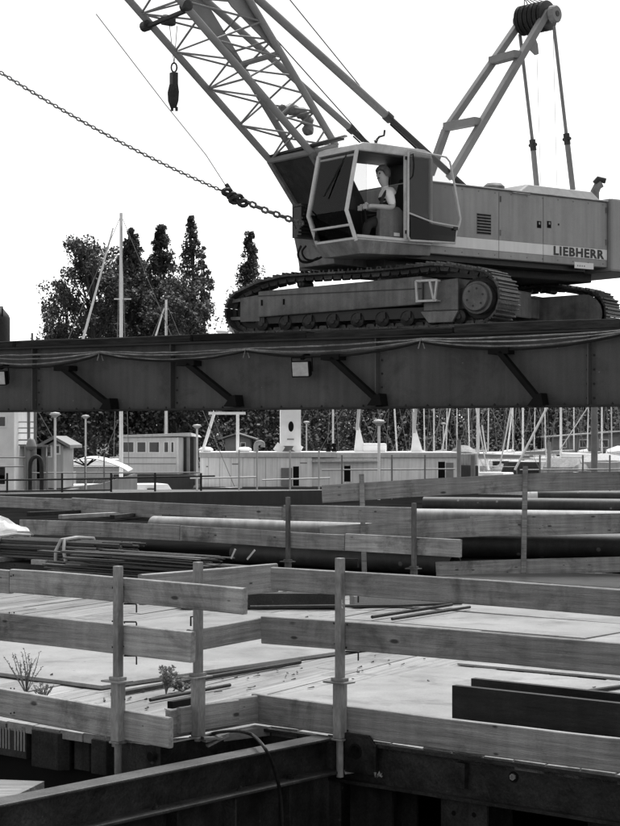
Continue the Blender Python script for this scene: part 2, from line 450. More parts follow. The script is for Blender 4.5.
# far bank: one sheet to the horizon with a low bank towards the water
bank = MB()
bank.add([(-900, 157, -2.2), (900, 157, -2.2), (900, 161, -0.9), (-900, 161, -0.9), (900, 2500, -0.6), (-900, 2500, -0.6)],
         [(0, 1, 2, 3), (3, 2, 4, 5)])
tag(bank.build('ground', mat('far_bank_grass', 0.08, 0.9, var=0.4, scale=0.5)), kind='structure')
# the quay the photographer stands on (behind and below the picture)
q = MB().fbox(DK, -40, 40, -30, 4.35, -3.0, 0.3).build('quay', M_CONC); tag(q, kind='structure')

# ---------------------------------------------------------------- foreground deck
VL, VR, UC, VF = 8.06, 9.04, -8.05, 18.4
deck = MB()
deck.fbox(DK, -26, UC - 0.01, VL + 0.10, VR + 0.10, -0.24, -0.07)
deck.fbox(DK, -26, 6, VR + 0.10, VF, -0.24, -0.07)
deck.fbox(DK, -14.6, 6, VF, 22.2, -0.24, -0.07)
deck_o = tag(deck.build('deck', M_DARK), kind='structure')
g28 = (math.sin(math.radians(28)), math.cos(math.radians(28)))
gu, gv = g28[0] * c40 - g28[1] * s40, g28[0] * s40 + g28[1] * c40
slope = gu / gv
def entry(u0):
    if u0 < UC: return (u0, VL)
    u1 = u0 + slope * (VR - VL)
    if u1 > UC: return (u1, VR)
    t = (UC - u0) / slope
    return (UC, VL + t)
u = -25.4
while u < 3.0:
    w = rnd.uniform(0.21, 0.27)
    a, b = entry(u), entry(u + w - 0.012)
    um = u + slope * 9
    vf = 22.1 if um > -14.0 else VF - 0.02
    # a few boards are butt-jointed part way
    cuts = [0.0, 1.0]
    if rnd.random() < 0.7: cuts = [0.0, rnd.uniform(0.25, 0.75), 1.0]
    for i in range(len(cuts) - 1):
        def at(s, t):
            v = s[1] + (vf - s[1]) * t
            return (s[0] + slope * (v - s[1]), v)
        t0, t1 = cuts[i] + (0.0006 if i else 0), cuts[i + 1]
        q0, q1, q2, q3 = at(a, t0), at(b, t0), at(b, t1), at(a, t1)
        zt = rnd.uniform(-0.008, 0.0); z2 = zt + rnd.uniform(-.004, .004)
        org = DK(q0[0], q0[1], 0)
        mb = MB().hexa([DK(*q0, -0.066), DK(*q1, -0.066), DK(*q2, -0.066), DK(*q3, -0.066),
                        DK(*q0, zt), DK(*q1, z2), DK(*q2, z2), DK(*q3, zt)])
        # local x runs along the plank so that the grain does
        x = Vector((g28[0], g28[1], 0)); y = Vector((-g28[1], g28[0], 0)); R = axes(org, x, y, Vector((0, 0, 1)))
        Ri = R.inverted(); mb.v = [Ri @ v for v in mb.v]
        place('deck_plank', mb.mesh('deck_plank', M_DECKW, bevel=0.004), deck_o, R)
    u += w
# edge channel under the right part and piles
fz0 = -0.29
fb = MB()
fb.fbox(DK, UC + 0.05, 5, VR + 0.0, VR + 0.03, fz0, -0.012)
fb.fbox(DK, UC + 0.05, 5, VR - 0.05, VR + 0.0, fz0, fz0 + 0.02)
fb.fbox(DK, UC + 0.05, 5, VR - 0.05, VR + 0.0, -0.035, -0.014)
tag(fb.build('edge_beam', M_RAIL), 'dark steel channel along the deck edge below the right-hand guard rail', 'beam')
e2 = MB().fbox(RT, VL + 0.02, VR, UC + 0.0, UC + 0.04, -0.27, -0.012)
tag(e2.build('edge_beam', M_RAIL), 'short dark channel along the notch in the deck edge', 'beam')
# bolt heads, lugs on the channel
lug = thing('lifting_lug', DK(*DK.px(364, 757, VR - 0.05)[:1], VR - 0.06, fz0), 'dark steel lug plate with a round hole beside the middle post', 'lug')
pL, pz = DK.px(357, 751, VR - 0.06)
lp = MB()
n = 20
ring_o = []
prof = [(-0.09, -0.14), (0.16, -0.14), (0.16, 0.05), (0.10, 0.11), (-0.09, 0.11)]
lp.prism([DK(pL + a, VR - 0.075, pz + b) for a, b in prof], DK.b * 0.022)
lp.build('plate', M_RAIL, lug, bevel=0.004)
MB().lathe(DK(pL, VR - 0.078, pz), -DK.b, [(0.05, -0.004), (0.05, 0.001), (0.036, 0.001), (0.036, -0.003), (0.0, -0.003)], 18).build('hole_rim', M_BLACK, lug)
MB().add([DK(pL + .18 + rnd.uniform(-.03, .05), VR - 0.07 + rnd.uniform(-.02, .0), pz - .13 + rnd.uniform(-.02, .03)) for i in range(24)],
         [(3 * i, 3 * i + 1, 3 * i + 2) for i in range(8)]).build('weld_spatter', M_CABLE, lug)
for px_, py_, lab in ((513, 777, 'round bolt with a bright washer on the dark edge channel'),):
    p_, z_ = DK.px(px_, py_, VR - 0.01)
    t = thing('bolt', DK(p_, VR - 0.002, z_), lab, 'bolt')
    MB().lathe(DK(p_, VR - 0.001, z_), -DK.b, [(0.033, 0), (0.033, 0.006), (0.0, 0.006)], 16).build('washer', M_BLACK, t)
    MB().lathe(DK(p_, VR - 0.007, z_), -DK.b, [(0.021, 0), (0.021, 0.012), (0.011, 0.012), (0.011, 0.006), (0, 0.006)], 6).build('nut', M_POST, t)
p_, z_ = DK.px(464, 771, VR)
tag(MB().fbox(DK, p_ - .035, p_ + .035, VR - 0.045, VR - 0.001, z_ - .10, z_ + .055).build('stiffener_block', M_RAIL, bevel=.004),
    'small dark steel block welded on the edge channel under the bottom rail', 'block')
def hpile(name, x0, x1, v, z1, label, side=0.26):
    pa, _ = DK.px(x0, 700, v); pb, _ = DK.px(x1, 700, v)
    t = thing(name, DK((pa + pb) / 2, v, -3.2), label, 'pile', 'steel piles under the deck')
    m = MB(); m.fbox(DK, pa, pb, v, v + 0.02, -3.2, z1); m.build('flange', M_RUST, t)
    m = MB(); m.fbox(DK, (pa + pb) / 2 - .008, (pa + pb) / 2 + .008, v + 0.02, v + side, -3.2, z1); m.build('web', M_RUST, t)
    m = MB(); m.fbox(DK, pa, pb, v + side, v + side + 0.02, -3.2, z1); m.build('flange', M_RUST, t)
    m = MB(); m.fbox(DK, pa - .03, pb + .03, v - .01, v + side + .03, z1, z1 + 0.014); m.build('cap_plate', M_RUST, t)
    return t
hpile('deck_pile', 350, 392, VR + 0.02, fz0 - 0.018, 'dark steel pile below the middle guard-rail post')
t = hpile('deck_pile', 441, 487, VR + 0.02, fz0 - 0.018, 'dark steel pile with two bolt holes, second from the right')
for k in (0.28, 0.72):
    pa, _ = DK.px(441 + 46 * k, 700, VR + .02); _, zz = DK.px(441 + 46 * k, 812 + 4 * k, VR + .02)
    MB().lathe(DK(pa, VR + .0195, zz), -DK.b, [(0.016, 0), (0.016, .0015), (0, .0015)], 10).build('bolt_hole', M_BLACK, t)
hpile('deck_pile', 588, 650, VR + 0.02, fz0 - 0.018, 'dark steel pile at the lower right corner of the picture')
for uu, vv in ((-22, 9.0), (-18, 9.0), (-14, 9.0), (-22, 17.6), (-17, 17.6), (-12, 17.6), (-7, 17.6), (2, 9.3), (2, 17.6), (-9, 21.5), (2, 21.5)):
    MB().fbox(DK, uu - .13, uu + .13, vv, vv + .26, -3.2, -0.242).build('pile', M_RUST, deck_o)
# sheet-pile heads along the left edge
shp = thing('sheet_piling', DK(-11, VL, -3), 'dark rusty sheet-pile heads below the left guard rail', 'piling')
for x0, x1, yb, dv, mm in ((-90, -45, 748, .03, M_RUST), (-44, -2, 752, .0, M_RUST), (28, 66, 768, -.02, M_RUST), (67.5, 89, 771, .03, M_RUST), (91, 113, 774, -.03, M_RUST), (114, 152, 780, 0.0, M_RUST)):
    pa, _ = DK.px(x0, 700, VL); pb, _ = DK.px(x1, 700, VL); _, zb = DK.px((x0 + x1) / 2, yb, VL)
    w = pb - pa
    poly = [(pa, .0), (pa + w * .16, -.05), (pb - w * .16, -.05), (pb, .0), (pb, .02), (pb - w * .14, -.035 + .02), (pa + w * .14, -.035 + .02), (pa, .02)]
    poly = [DK(a, VL + dv + .05 + b * 1.0, zb) for a, b in poly]
    MB().prism(poly, (0, 0, -0.015 - zb - rnd.uniform(0, .015))).build('pile_head', mm, shp, bevel=.004)
pa, _ = DK.px(-1, 700, VL); pb, _ = DK.px(26, 700, VL); _, zb = DK.px(13, 757, VL)
rp = MB().fbox(DK, pa, pb, VL + .0, VL + .05, zb, -0.02)
rp.build('ribbed_block', M_DARK, shp, bevel=.004)
for k in range(9):
    if k == 4: continue
    a = pa + (pb - pa) * (k + .5) / 9
    MB().fbox(DK, a - .006, a + .006, VL - .006, VL + .0, zb + .05, -0.05).build('rib', M_POST, shp)
pa, _ = DK.px(154, 762, VL)
_, zz = DK.px(153, 757, VL)
MB().lathe(DK(pa - .03, VL - .003, zz), -DK.b, [(0.03, 0), (0.03, .002), (0, .002)], 14).build('bolt_hole', M_BLACK, shp)
# black sheet closing the deck body on the left, painted for the void's shade
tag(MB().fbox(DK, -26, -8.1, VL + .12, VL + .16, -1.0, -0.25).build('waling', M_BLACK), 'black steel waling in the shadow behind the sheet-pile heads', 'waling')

# ---------------------------------------------------------------- guard rails
def post(parent, fr, q, px_, ytop, ycol, ysl, ybot, hooks=(), M_POST=M_POST):
    p, zt = fr.px(px_, ytop, q); _, zc = fr.px(px_, ycol, q); _, zs = fr.px(px_, ysl, q); _, zb = fr.px(px_, ybot, q)
    up_ = MB().fbox(fr, p - .024, p + .024, q - .024, q + .024, zc, zt).build('post', M_POST, parent, bevel=.004)
    cl = MB().fbox(fr, p - .088, p + .088, q - .07, q + .05, zc - .012, zc)
    cl.fbox(fr, p - .05, p + .05, q - .035, q + .03, zc + .0, zc + .022)
    cl.build('collar', M_POST, up_, bevel=.005)
    MB().fbox(fr, p - .034, p + .034, q - .034, q + .034, zs, zc - .013).build('sleeve', M_POST, up_, bevel=.006)
    MB().fbox(fr, p - .044, p + .044, q - .04, q + .04, zs - .014, zs - .001).build('sleeve_foot', M_POST, up_, bevel=.003)
    MB().tube([fr(p, q, zb), fr(p, q, zs - .015)], .024, 12).build('stub', M_POST, up_, smooth=True)
    for yh in hooks:
        _, zh = fr.px(px_, yh, q)
        h = MB().tube([fr(p + .02, q + .03, zh), fr(p + .085, q + .075, zh), fr(p + .09, q + .075, zh - .008), fr(p + .09, q + .075, zh - .055)], .0055, 6)
        h.build('board_hook', M_RUST, up_, smooth=True)
    return p, zt, zc, zb
def near(label, loc): return thing('guard_rail', loc, label, 'fence', 'timber guard rails')
fl = near('timber guard rail of three boards at the left, post in front', DK(-9.6, VL, 0))
qb = VL - 0.014
pboard(fl, DK, qb, (0, 568.3, 592.3), (240, 587.2, 613), -70, 10)
pboard(fl, DK, qb, (0, 568.5, 592.3), (240, 587.4, 613), 10.6, 245.5)
pboard(fl, DK, qb, (0, 612.8, 640.8), (192, 631.5, 662), -70, 192.5)
pboard(fl, DK, qb, (0, 688.6, 717.2), (172, 716.5, 747), -70, 172)
pboard(fl, DK, qb + .048, (140, 637, 655), (170, 641, 659), 143, 188)
post(fl, DK, VL - 0.064, 118, 566, 680, 741, 776, hooks=(604, 622, 656))
post(fl, DK, VL - 0.062, -60, 556, 665, 720, 750)
fr_ = near('timber guard rail set back along the notch, single post at its near end', RT(8.5, UC, 0))
qb = UC + 0.02
pboard(fr_, RT, -8.2, (240, 565.8, 594.5), (277, 562.4, 591), 141.5, 277)
pboard(fr_, RT, qb, (202, 627.9, 649), (263, 616.8, 639.2), 188, 264)
pboard(fr_, RT, qb, (172.5, 711, 737.6), (253.4, 695, 724), 168, 255)
pboard(fr_, RT, qb + .048, (206.8, 703.8, 731), (238, 700.9, 725), 180, 238)
post(fr_, RT, UC + 0.098, 198, 562, 676, 736, 741, hooks=())
p_, z_ = RT.px(193, 617, UC + .0)
MB().tube([RT(p_, UC - .02, z_ - .06), RT(p_, UC - .02, z_), RT(p_ + .06, UC - .02, z_)], .006, 6).build('board_hook', M_RUST, fr_, smooth=True)
fg = near('timber guard rail of three long boards across the right foreground', DK(-5, VR, 0))
qb = VR - 0.026
pboard(fg, DK, qb, (273.4, 566.3, 590.6), (620, 589.7, 615.4), 273.4, 800)
pboard(fg, DK, qb, (263.7, 616.2, 643), (620, 642.1, 675), 263.7, 800)
pboard(fg, DK, qb, (280, 697.8, 726), (620, 737.3, 773.5), 253.6, 800)
post(fg, DK, VR - 0.076, 340, 558, 681, 738, 777, hooks=(559, 594, 652))
p_, z_ = DK.px(345, 772, VR - .064)
MB().bar(DK(p_, VR - .06, z_), DK(p_ + .09, VR - .04, z_ + .02), .03, .03).build('toe', M_POST, fg, bevel=.004)
post(fg, DK, VR - 0.076, 700, 600, 731, 798, 840)
p_, z_ = DK.px(341, 604, VR - .09)
MB().add([DK(p_ + rnd.uniform(-.02, .02), VR - .0895, z_ + rnd.uniform(-.03, .03)) for i in range(24)], [(3 * i, 3 * i + 1, 3 * i + 2) for i in range(8)]).build('paint_splash', M_WHITE2, fg)

for parent_, fr2, q2, xs2, ys2 in ((fl, DK, VL - .0365, (113, 124, 10, 14), (575, 587, 622, 646, 699, 724)), (fg, DK, VR - .0485, (334, 347), (572, 588, 622, 645, 706, 728))):
    for x2 in xs2:
        for y2 in ys2:
            p2, z2_ = fr2.px(x2 + rnd.uniform(-1, 1), y2 + (x2 - xs2[0]) * .1 + rnd.uniform(-2, 2), q2)
            MB().lathe(fr2(p2, q2, z2_), -fr2.b, [(.006, 0), (.006, .0025), (0, .0025)], 8).build('nail', M_RUST, parent_)
# far guard rails
fb_ = near('far timber guard rail running from the left to the dark pipes', DK(-18, 17.7, 0))
VB = 17.7
pboard(fb_, DK, VB, (0, 495.8, 506.8), (73, 498.3, 510), -90, 73)
pboard(fb_, DK, VB, (73, 498, 510), (185, 503.2, 515.6), 73.3, 282)
pboard(fb_, DK, VB, (286, 504.5, 522), (415, 508, 523), 285, 416)
pboard(fb_, DK, VB, (26, 519, 534.5), (200, 526.5, 541), 20, 181)
pboard(fb_, DK, VB, (181, 526, 541), (320, 533, 549), 181.6, 345)
pboard(fb_, DK, VB, (345, 534, 551), (461, 539, 557), 345.6, 461)
for px_, yt, yc in ((-40, 484, 548), (288, 497, 561), (414, 503, 568)):
    post(fb_, DK, VB - 0.055, px_, yt, yc, yc + 22, yc + 30, M_POST=M_POSTD)
fa_ = near('far timber guard rail at the right with two tall thin posts', Vector((2.5, 25.2, 0)))
pboard(fa_, FA, 0, (323, 486, 502), (523, 472.8, 492), 322, 523)
pboard(fa_, FA, 0.02, (523, 472.6, 492), (620, 472.3, 490), 523.5, 720)
pboard(fa_, FA, 0, (320, 527, 544.5), (523, 515, 535), 320, 524)
pboard(fa_, FA, 0.02, (523, 515, 535), (620, 513.4, 533.5), 470, 720)
pboard(fa_, FA, 0, (436, 562, 577.5), (620, 556.7, 572), 436, 720)
for px_, yt, tilt in ((363, 474, 1.5), (524.5, 466, -1), (690, 466, 0)):
    p0, p1 = FA.pt(px_ + tilt, 574, -.05), FA.pt(px_ - tilt, yt, -.05)
    p0.z = -0.02
    MB().bar(p0, p1, .07, .05, Vector((0, 1, 0))).build('post', M_BOARD, fa_, bevel=.006)

# ---------------------------------------------------------------- things on the deck
def deck_plate(u0, u1, v0, v1, z0, label, rot=0, th=0.02):
    mb = MB().fbox(DK, u0, u1, v0, v1, z0, z0 + th)
    if rot:
        c = DK((u0 + u1) / 2, (v0 + v1) / 2, 0); R = Matrix.Translation(c) @ Matrix.Rotation(math.radians(rot), 4, 'Z') @ Matrix.Translation(-c)
        mb.v = [R @ v for v in mb.v]
    return tag(mb.build('steel_plate', M_PLATE, bevel=.004), label, 'plate', 'steel plates on the deck')
deck_plate(-13.3, -10.05, 9.5, 14.6, 0.003, 'pale steel plate with dark edge and corner behind the left guard rail', th=.03)
deck_plate(-8.75, -5.9, 9.25, 12.3, 0.003, 'pale worn steel plate behind the middle of the right guard rail', 1.5)
deck_plate(-5.8, -2.2, 9.3, 13.0, 0.003, 'pale steel plate at the right under the dark beams', 0.5)
deck_plate(-8.9, -6.0, 12.5, 16.4, 0.003, 'pale steel plate in the middle of the deck, rear row', 2.5)
deck_plate(-5.75, -2.0, 13.2, 17.4, 0.003, 'pale steel plate at the far right of the deck', 1.0)
deck_plate(-12.7, -9.1, 16.2, 19.9, 0.003, 'pale steel plate at the far edge below the rear guard rail', -2.0)
deck_plate(-14.4, -10.8, 20.0, 22.0, 0.003, 'pale steel plate under the right far guard rail', 1.0)
deck_plate(-11.9, -9.0, 14.75, 16.1, 0.003, 'narrow pale steel plate behind the middle post', 1.0)
# dark joints and rods lying about
def rod(pts, r, label, material=M_DARK, name='steel_rod', cat='rod', group='rods lying on the deck', z=0.02):
    return tag(MB().tube([G(a, b, z) for a, b in pts], r, 6).build(name, material, smooth=True), label, cat, group)
rod(((250, 607), (330, 606), (400, 605.5), (462, 603)), .018, 'thin dark rod lying across the deck behind the middle post', z=.045)
rod(((372, 617), (452, 604.5)), .018, 'dark bar lying on the deck left of the far guard rail', z=.06)
rod(((392, 619), (470, 607)), .016, 'second dark bar lying beside the first on the deck', z=.055)
rod(((527, 700), (640, 684)), .016, 'thin dark rod lying on the pale plate at the right', z=.04)
rod(((112, 694.5), (186, 681), (300, 662)), .02, 'dark rod lying along the edge of the left steel plate', z=.02)
rod(((150, 700), (230, 685)), .014, 'short thin rod beside the small weed', z=.015)
tag(MB().bar(G(170, 705, .03), G(196, 700, .03), .05, .05).build('steel_bar', M_BLACK), 'short black bar lying behind the notch rail post', 'bar')
p0, p1 = G(180, 609), G(341, 609)
sk = MB().bar(p0 + Vector((0, .1, .09)), p1 + Vector((0, .1, .09)), .22, .17)
tag(sk.build('steel_skid', M_DARK, bevel=.01), 'long dark steel skid lying on the deck behind the notch', 'skid')
tag(MB().bar(G(352, 608) + Vector((0, .1, .07)), G(455, 606) + Vector((0, .1, .07)), .25, .13).build('concrete_kerb', M_CONC, bevel=.01), 'pale concrete kerb block on the deck behind the middle post', 'kerb')
# two dark beams behind the right guard rail
def ibeam(mb, fr, p0, p1, q, z0, w, h, tf=.018, tw=.012):
    mb.fbox(fr, p0, p1, q - w / 2, q + w / 2, z0, z0 + tf)
    mb.fbox(fr, p0, p1, q - tw / 2, q + tw / 2, z0 + tf, z0 + h - tf)
    mb.fbox(fr, p0, p1, q - w / 2, q + w / 2, z0 + h - tf, z0 + h)
    return mb
BM = Frame(DK(0, 0, 0), DK.a, DK.b)
for q_, x0, h, lab in ((VR + .55, 452, .285, 'black steel plank on edge behind the right guard rail, nearer one'), (VR + 1.0, 471, .27, 'black steel plank on edge behind the right guard rail, farther one')):
    a, _ = DK.px(x0, 700, q_); b, _ = DK.px(830, 700, q_)
    m = MB().fbox(DK, a, b, q_, q_ + .05, .026, .026 + h)
    t = m.build('steel_plank', M_PLANKB, bevel=.003)
    tag(t, lab, 'beam', 'dark planks on the deck')
# debris, wet glints are left to light; sawdust and chips
chips = MB()
for i in range(110):
    uu, vv = rnd.uniform(-12.5, -4.0), rnd.uniform(9.2, 16)
    if rnd.random() < .7: uu, vv = rnd.gauss(-9.45, .28), rnd.uniform(9.0, 15)
    z0_ = .026 if (-8.7 < uu and vv < 16) else (.036 if uu < -10.05 and 9.5 < vv < 14.5 else .004)
    p = DK(uu, vv, z0_); a = rnd.gauss(.9, .5); l, w = rnd.uniform(.006, .05) * rnd.random() + .005, rnd.uniform(.003, .009)
    e, f = Vector((math.cos(a), math.sin(a), 0)) * l, Vector((-math.sin(a), math.cos(a), 0)) * w
    h = Vector((0, 0, rnd.uniform(.002, .007))); tl = Vector((0, 0, rnd.uniform(0, .012)))
    chips.hexa([p - e - f, p + e - f, p + e + f, p - e + f, p - e - f * .7 + h, p + e * .9 - f * .6 + h + tl, p + e + f * .7 + h + tl, p - e * .9 + f * .6 + h])
tag(chips.build('wood_chips', M_BAR), 'wood chips and dirt scattered on the deck', 'debris', kind='stuff')

# weeds
def weed(base, h, n, spread, label, dry):
    t = thing('weed', base, label, 'plant', 'weeds growing through the deck')
    r = random.Random(int(base.x * 100))
    st, lv = MB(), MB()
    for i in range(n):
        a = r.uniform(0, 6.28); hh = h * r.uniform(.55, 1)
        tip = base + Vector((math.cos(a) * spread * r.uniform(.2, 1), math.sin(a) * spread * r.uniform(.2, 1), hh))
        mid = base.lerp(tip, .5) + Vector((r.uniform(-.02, .02), 0, hh * .1))
        st.tube([base, mid, tip], [.004, .003, .0015], 4)
        for k in range(34 if not dry else 22):
            f = r.uniform(.3, 1.02); p = base.lerp(mid, f * 2) if f < .5 else mid.lerp(tip, f * 2 - 1)
            s = r.uniform(.012, .035) * (.6 if dry else 1); d = Vector((r.uniform(-1, 1), r.uniform(-1, 1), r.uniform(-.2, 1))).normalized() * s
            w = d.orthogonal().normalized() * s * .3
            lv.add([p, p + d * .5 + w, p + d, p + d * .5 - w], [(0, 1, 2, 3)])
    st.build('stem', M_WEED, t); lv.build('foliage', M_WEED, t)
weed(G(26, 694, 0), .34, 16, .18, 'tall dry weed behind the left guard rail', True)
weed(G(166, 694, 0), .22, 13, .10, 'small leafy weed growing between the two left posts', False)
weed(G(44, 700, 0), .12, 14, .10, 'low tuft of weed by the edge of the steel plate', True)
weed(G(182, 692, 0), .08, 14, .12, 'low dark tuft right of the small leafy weed', False)

# ---------------------------------------------------------------- rail and girder in the lower left
rb = thing('steel_rail_beam', RT(7, -7.4, -0.23), 'black steel beam running into the notch at the lower left', 'beam')
m = MB(); m.fbox(RT, 4.36, VR - .06, -7.475, -7.315, -.018, 0); m.build('top_flange', M_RAILT, rb, bevel=.008)
m = MB(); m.fbox(RT, 4.36, VR - .06, -7.406, -7.394, -.212, -.018); m.build('web', M_RAIL, rb)
m = MB(); m.fbox(RT, 4.36, VR - .06, -7.5, -7.27, -.23, -.212); m.build('bottom_flange', M_RAILT, rb, bevel=.005)
for px_, py_ in ((157, 791), (242, 767), (291, 757), (292, 790 - 33)):
    p_, z_ = RT.px(px_, py_, -7.33)
    MB().lathe(RT(p_, -7.34, -.212), (0, 0, 1), [(.022, 0), (.022, .012), (.011, .013), (.011, .028), (0, .028)], 6).build('bolt', M_RAIL, rb)
sg = thing('support_girder', RT(7, -7.4, -.9), 'deep dark girder with stiffeners under the black beam', 'girder')
m = MB(); m.fbox(RT, 4.36, VR + .3, -7.47, -7.33, -.25, -.231); m.build('top_flange', M_RAIL, sg)
m = MB(); m.fbox(RT, 4.36, VR + .3, -7.41, -7.39, -.85, -.25); m.build('web', M_RUST, sg)
m = MB(); m.fbox(RT, 4.36, VR + .3, -7.55, -7.25, -.88, -.85); m.build('bottom_flange', M_RUST, sg)
for k in range(9):
    v = 5 + k * .5
    m = MB(); m.fbox(RT, v, v + .012, -7.39, -7.30, -.85, -.25); m.build('stiffener', M_RUST, sg)
for vv in (4.6, 8.6):
    MB().fbox(RT, vv - .15, vv + .15, -7.6, -7.2, -3.2, -.881).build('pile', M_BLACK, sg)
# plank platform at the lower left edge
pp = thing('plank_platform', G(20, 795, -.2), 'pale wooden plank platform at the lower left edge', 'platform')
a0, a1 = G(44.5, 781, -.2), G(-60, 777, -.2); b0, b1 = G(44.5, 790, -.2), G(-60, 812, -.2)
c0 = G(0, 803, -.2)
for k in range(3):
    t0, t1 = k / 3 + .004, (k + 1) / 3 - .004
    q0, q1, q2, q3 = a0.lerp(c0, t0), a1.lerp(b1, t0), a1.lerp(b1, t1), a0.lerp(c0, t1)
    MB().hexa([q0 - Vector((0, 0, .06)), q1 - Vector((0, 0, .06)), q2 - Vector((0, 0, .06)), q3 - Vector((0, 0, .06)), q0, q1, q2, q3]).build('plank', M_DECKW, pp, bevel=.003)
MB().tube([G(-30, 795, -.2) + Vector((0, 0, -.06)), Vector((*G(-30, 795, -.2).xy, -3.2))], .1, 10).build('support', M_BLACK, pp)
# hose over the rail beam
hp = [(RT.pt(*a, -7.9)) for a in ((202, 738), (215, 733))] + [RT.pt(*a, -7.5) for a in ((237, 731), (252, 735))] + [RT.pt(*a, -7.22) for a in ((264, 747), (273, 765), (279, 787), (282, 812), (283, 850))]
def smoothpath(pts, n=6):
    out = []
    for i in range(len(pts) - 1):
        p0, p1, p2, p3 = pts[max(i - 1, 0)], pts[i], pts[i + 1], pts[min(i + 2, len(pts) - 1)]
        for k in range(n):
            t = k / n
            out.append(0.5 * ((2 * p1) + (p2 - p0) * t + (2 * p0 - 5 * p1 + 4 * p2 - p3) * t * t + (3 * p1 - p0 - 3 * p2 + p3) * t ** 3))
    return out + [pts[-1]]
tag(MB().tube(smoothpath(hp), .011, 8).build('hose', M_RAIL, smooth=True), 'thin black hose arching down over the lower left beam', 'hose')
sp = thing('splintered_board', RT.pt(215, 740, -7.95), 'splintered offcut of wood beside the notch post', 'wood')
for (a, b, w) in (((204, 741), (236, 731), .05), ((207, 746), (228, 735), .03), ((203, 738), (222, 738), .04)):
    MB().bar(RT.pt(*a, -7.9), RT.pt(*b, -7.85), w, .015).build('splinter', M_DECKW, sp)
# ================================================================ GIRDER BRIDGE
BZ0, BZ1 = 2.33, 3.36
br = thing('girder_bridge', GD(0, 0.2, 0), 'long dark plate girder bridge with timber mats carrying the crane', 'bridge')
S0, S1 = -12.6, 9.2
for q0 in (0.0, 5.6):
    BZ0 = 2.33 if q0 == 0.0 else 2.47
    MB().fbox(GD, S0, S1, q0 + .14, q0 + .16, BZ0 + .03, BZ1 - .03).build('web', M_GIRD, br)
    MB().fbox(GD, S0, S1, q0, q0 + .3, BZ0, BZ0 + .03).build('bottom_flange', M_GIRD2, br, bevel=.004)
    MB().fbox(GD, S0, S1, q0, q0 + .3, BZ1 - .03, BZ1).build('top_flange', M_GIRD2, br, bevel=.004)
    if q0 == 0.0:
        for px_ in (-110, 35, 173, 378, 590):
            p_, _ = GD.px(px_, 380, .1)
            MB().fbox(GD, p_ - .008, p_ + .008, .02, .138, BZ0 + .032, BZ1 - .032).build('stiffener', M_GIRD, br)
        for x0, y0, x1, y1 in ((64, 369, 111, 406), (188, 364, 236, 403), (332, 358, 380, 402), (500, 352, 541, 402)):
            a, b = GD.pt(x0, y0, -.03), GD.pt(x1, y1, -.03)
            bb = MB().bar(a, b, .12, .075, Vector((0, 0, 1)))
            st = bb.build('brace', M_BLACK, br, bevel=.006)
            pa, za = GD.px(x0, y0, 0); pb, zb = GD.px(x1, y1, 0)
            MB().fbox(GD, pa - .14, pa + .16, -.09, .13, za - .03, za + .05).build('brace_plate', M_BLACK, st, bevel=.004)
            MB().hexa([GD(pb - .16, -.1, zb - .05), GD(pb + .07, -.1, zb - .05), GD(pb + .07, .12, zb - .05), GD(pb - .16, .12, zb - .05),
                       GD(pb - .04, -.1, zb + .10), GD(pb + .04, -.1, zb + .12), GD(pb + .04, .12, zb + .12), GD(pb - .04, .12, zb + .10)]).build('brace_shoe', M_BLACK, st, bevel=.004)
BZ0 = 2.33
MB().fbox(GD, S0, S1, .16, 5.74, BZ1 - .2, BZ1 - .12).build('bracing_deck', M_BLACK, br)
qq = rnd.uniform(.01, .04)
row = 0
while qq < 5.8:                                           # long mat timbers lying along the bridge, butted end to end
    w = rnd.uniform(.26, .32); s = S0 - rnd.uniform(0, 2.0)
    while s < S1:
        l = rnd.uniform(2.2, 4.6) if row else rnd.uniform(1.2, 3.4)
        h = rnd.uniform(.125, .15) if row else rnd.uniform(.07, .135)
        x0, x1 = max(s, S0), min(s + l - rnd.uniform(.01, .06), S1)
        if x1 - x0 > .3:
            R = axes(GD(x0, qq + w / 2 + rnd.uniform(-.008, .008), BZ1 + h / 2 + .001), GD.a.copy(), GD.b.copy(), Vector((0, 0, 1)))
            place('mat_timber', board_mesh(x1 - x0, h, w - .014, rnd.random(), .008).mesh('mat_timber', M_TIMBER), br, R)
        s += l
    qq += w; row += 1
for s_ in (S0 + .6, S1 - .6):
    for q0 in (.15, 5.75):
        m = MB().fbox(GD, s_ - .3, s_ + .3, q0 - .3, q0 + .3, -3.2, BZ0 - .002); m.build('support_column', M_RUST, br)
for px_ in (35, 173, 378, 590):
    p_, _ = GD.px(px_, 380, .1)
    for k in range(5):
        zz_ = BZ0 + .12 + .19 * k
        for sd_ in (-.05, .05): MB().lathe(GD(p_ + sd_, .139, zz_), -GD.b, [(.016, 0), (.016, .010), (.008, .014), (0, .014)], 6).build('web_bolt', M_GIRD2, br)
for k in range(34):
    s_ = -6.3 + k * .34
    MB().lathe(GD(s_, .06, BZ0 + .031), (0, 0, 1), [(.018, 0), (.018, .014), (.010, .015), (.010, .03), (0, .03)], 6).build('flange_bolt', M_GIRD2, br)
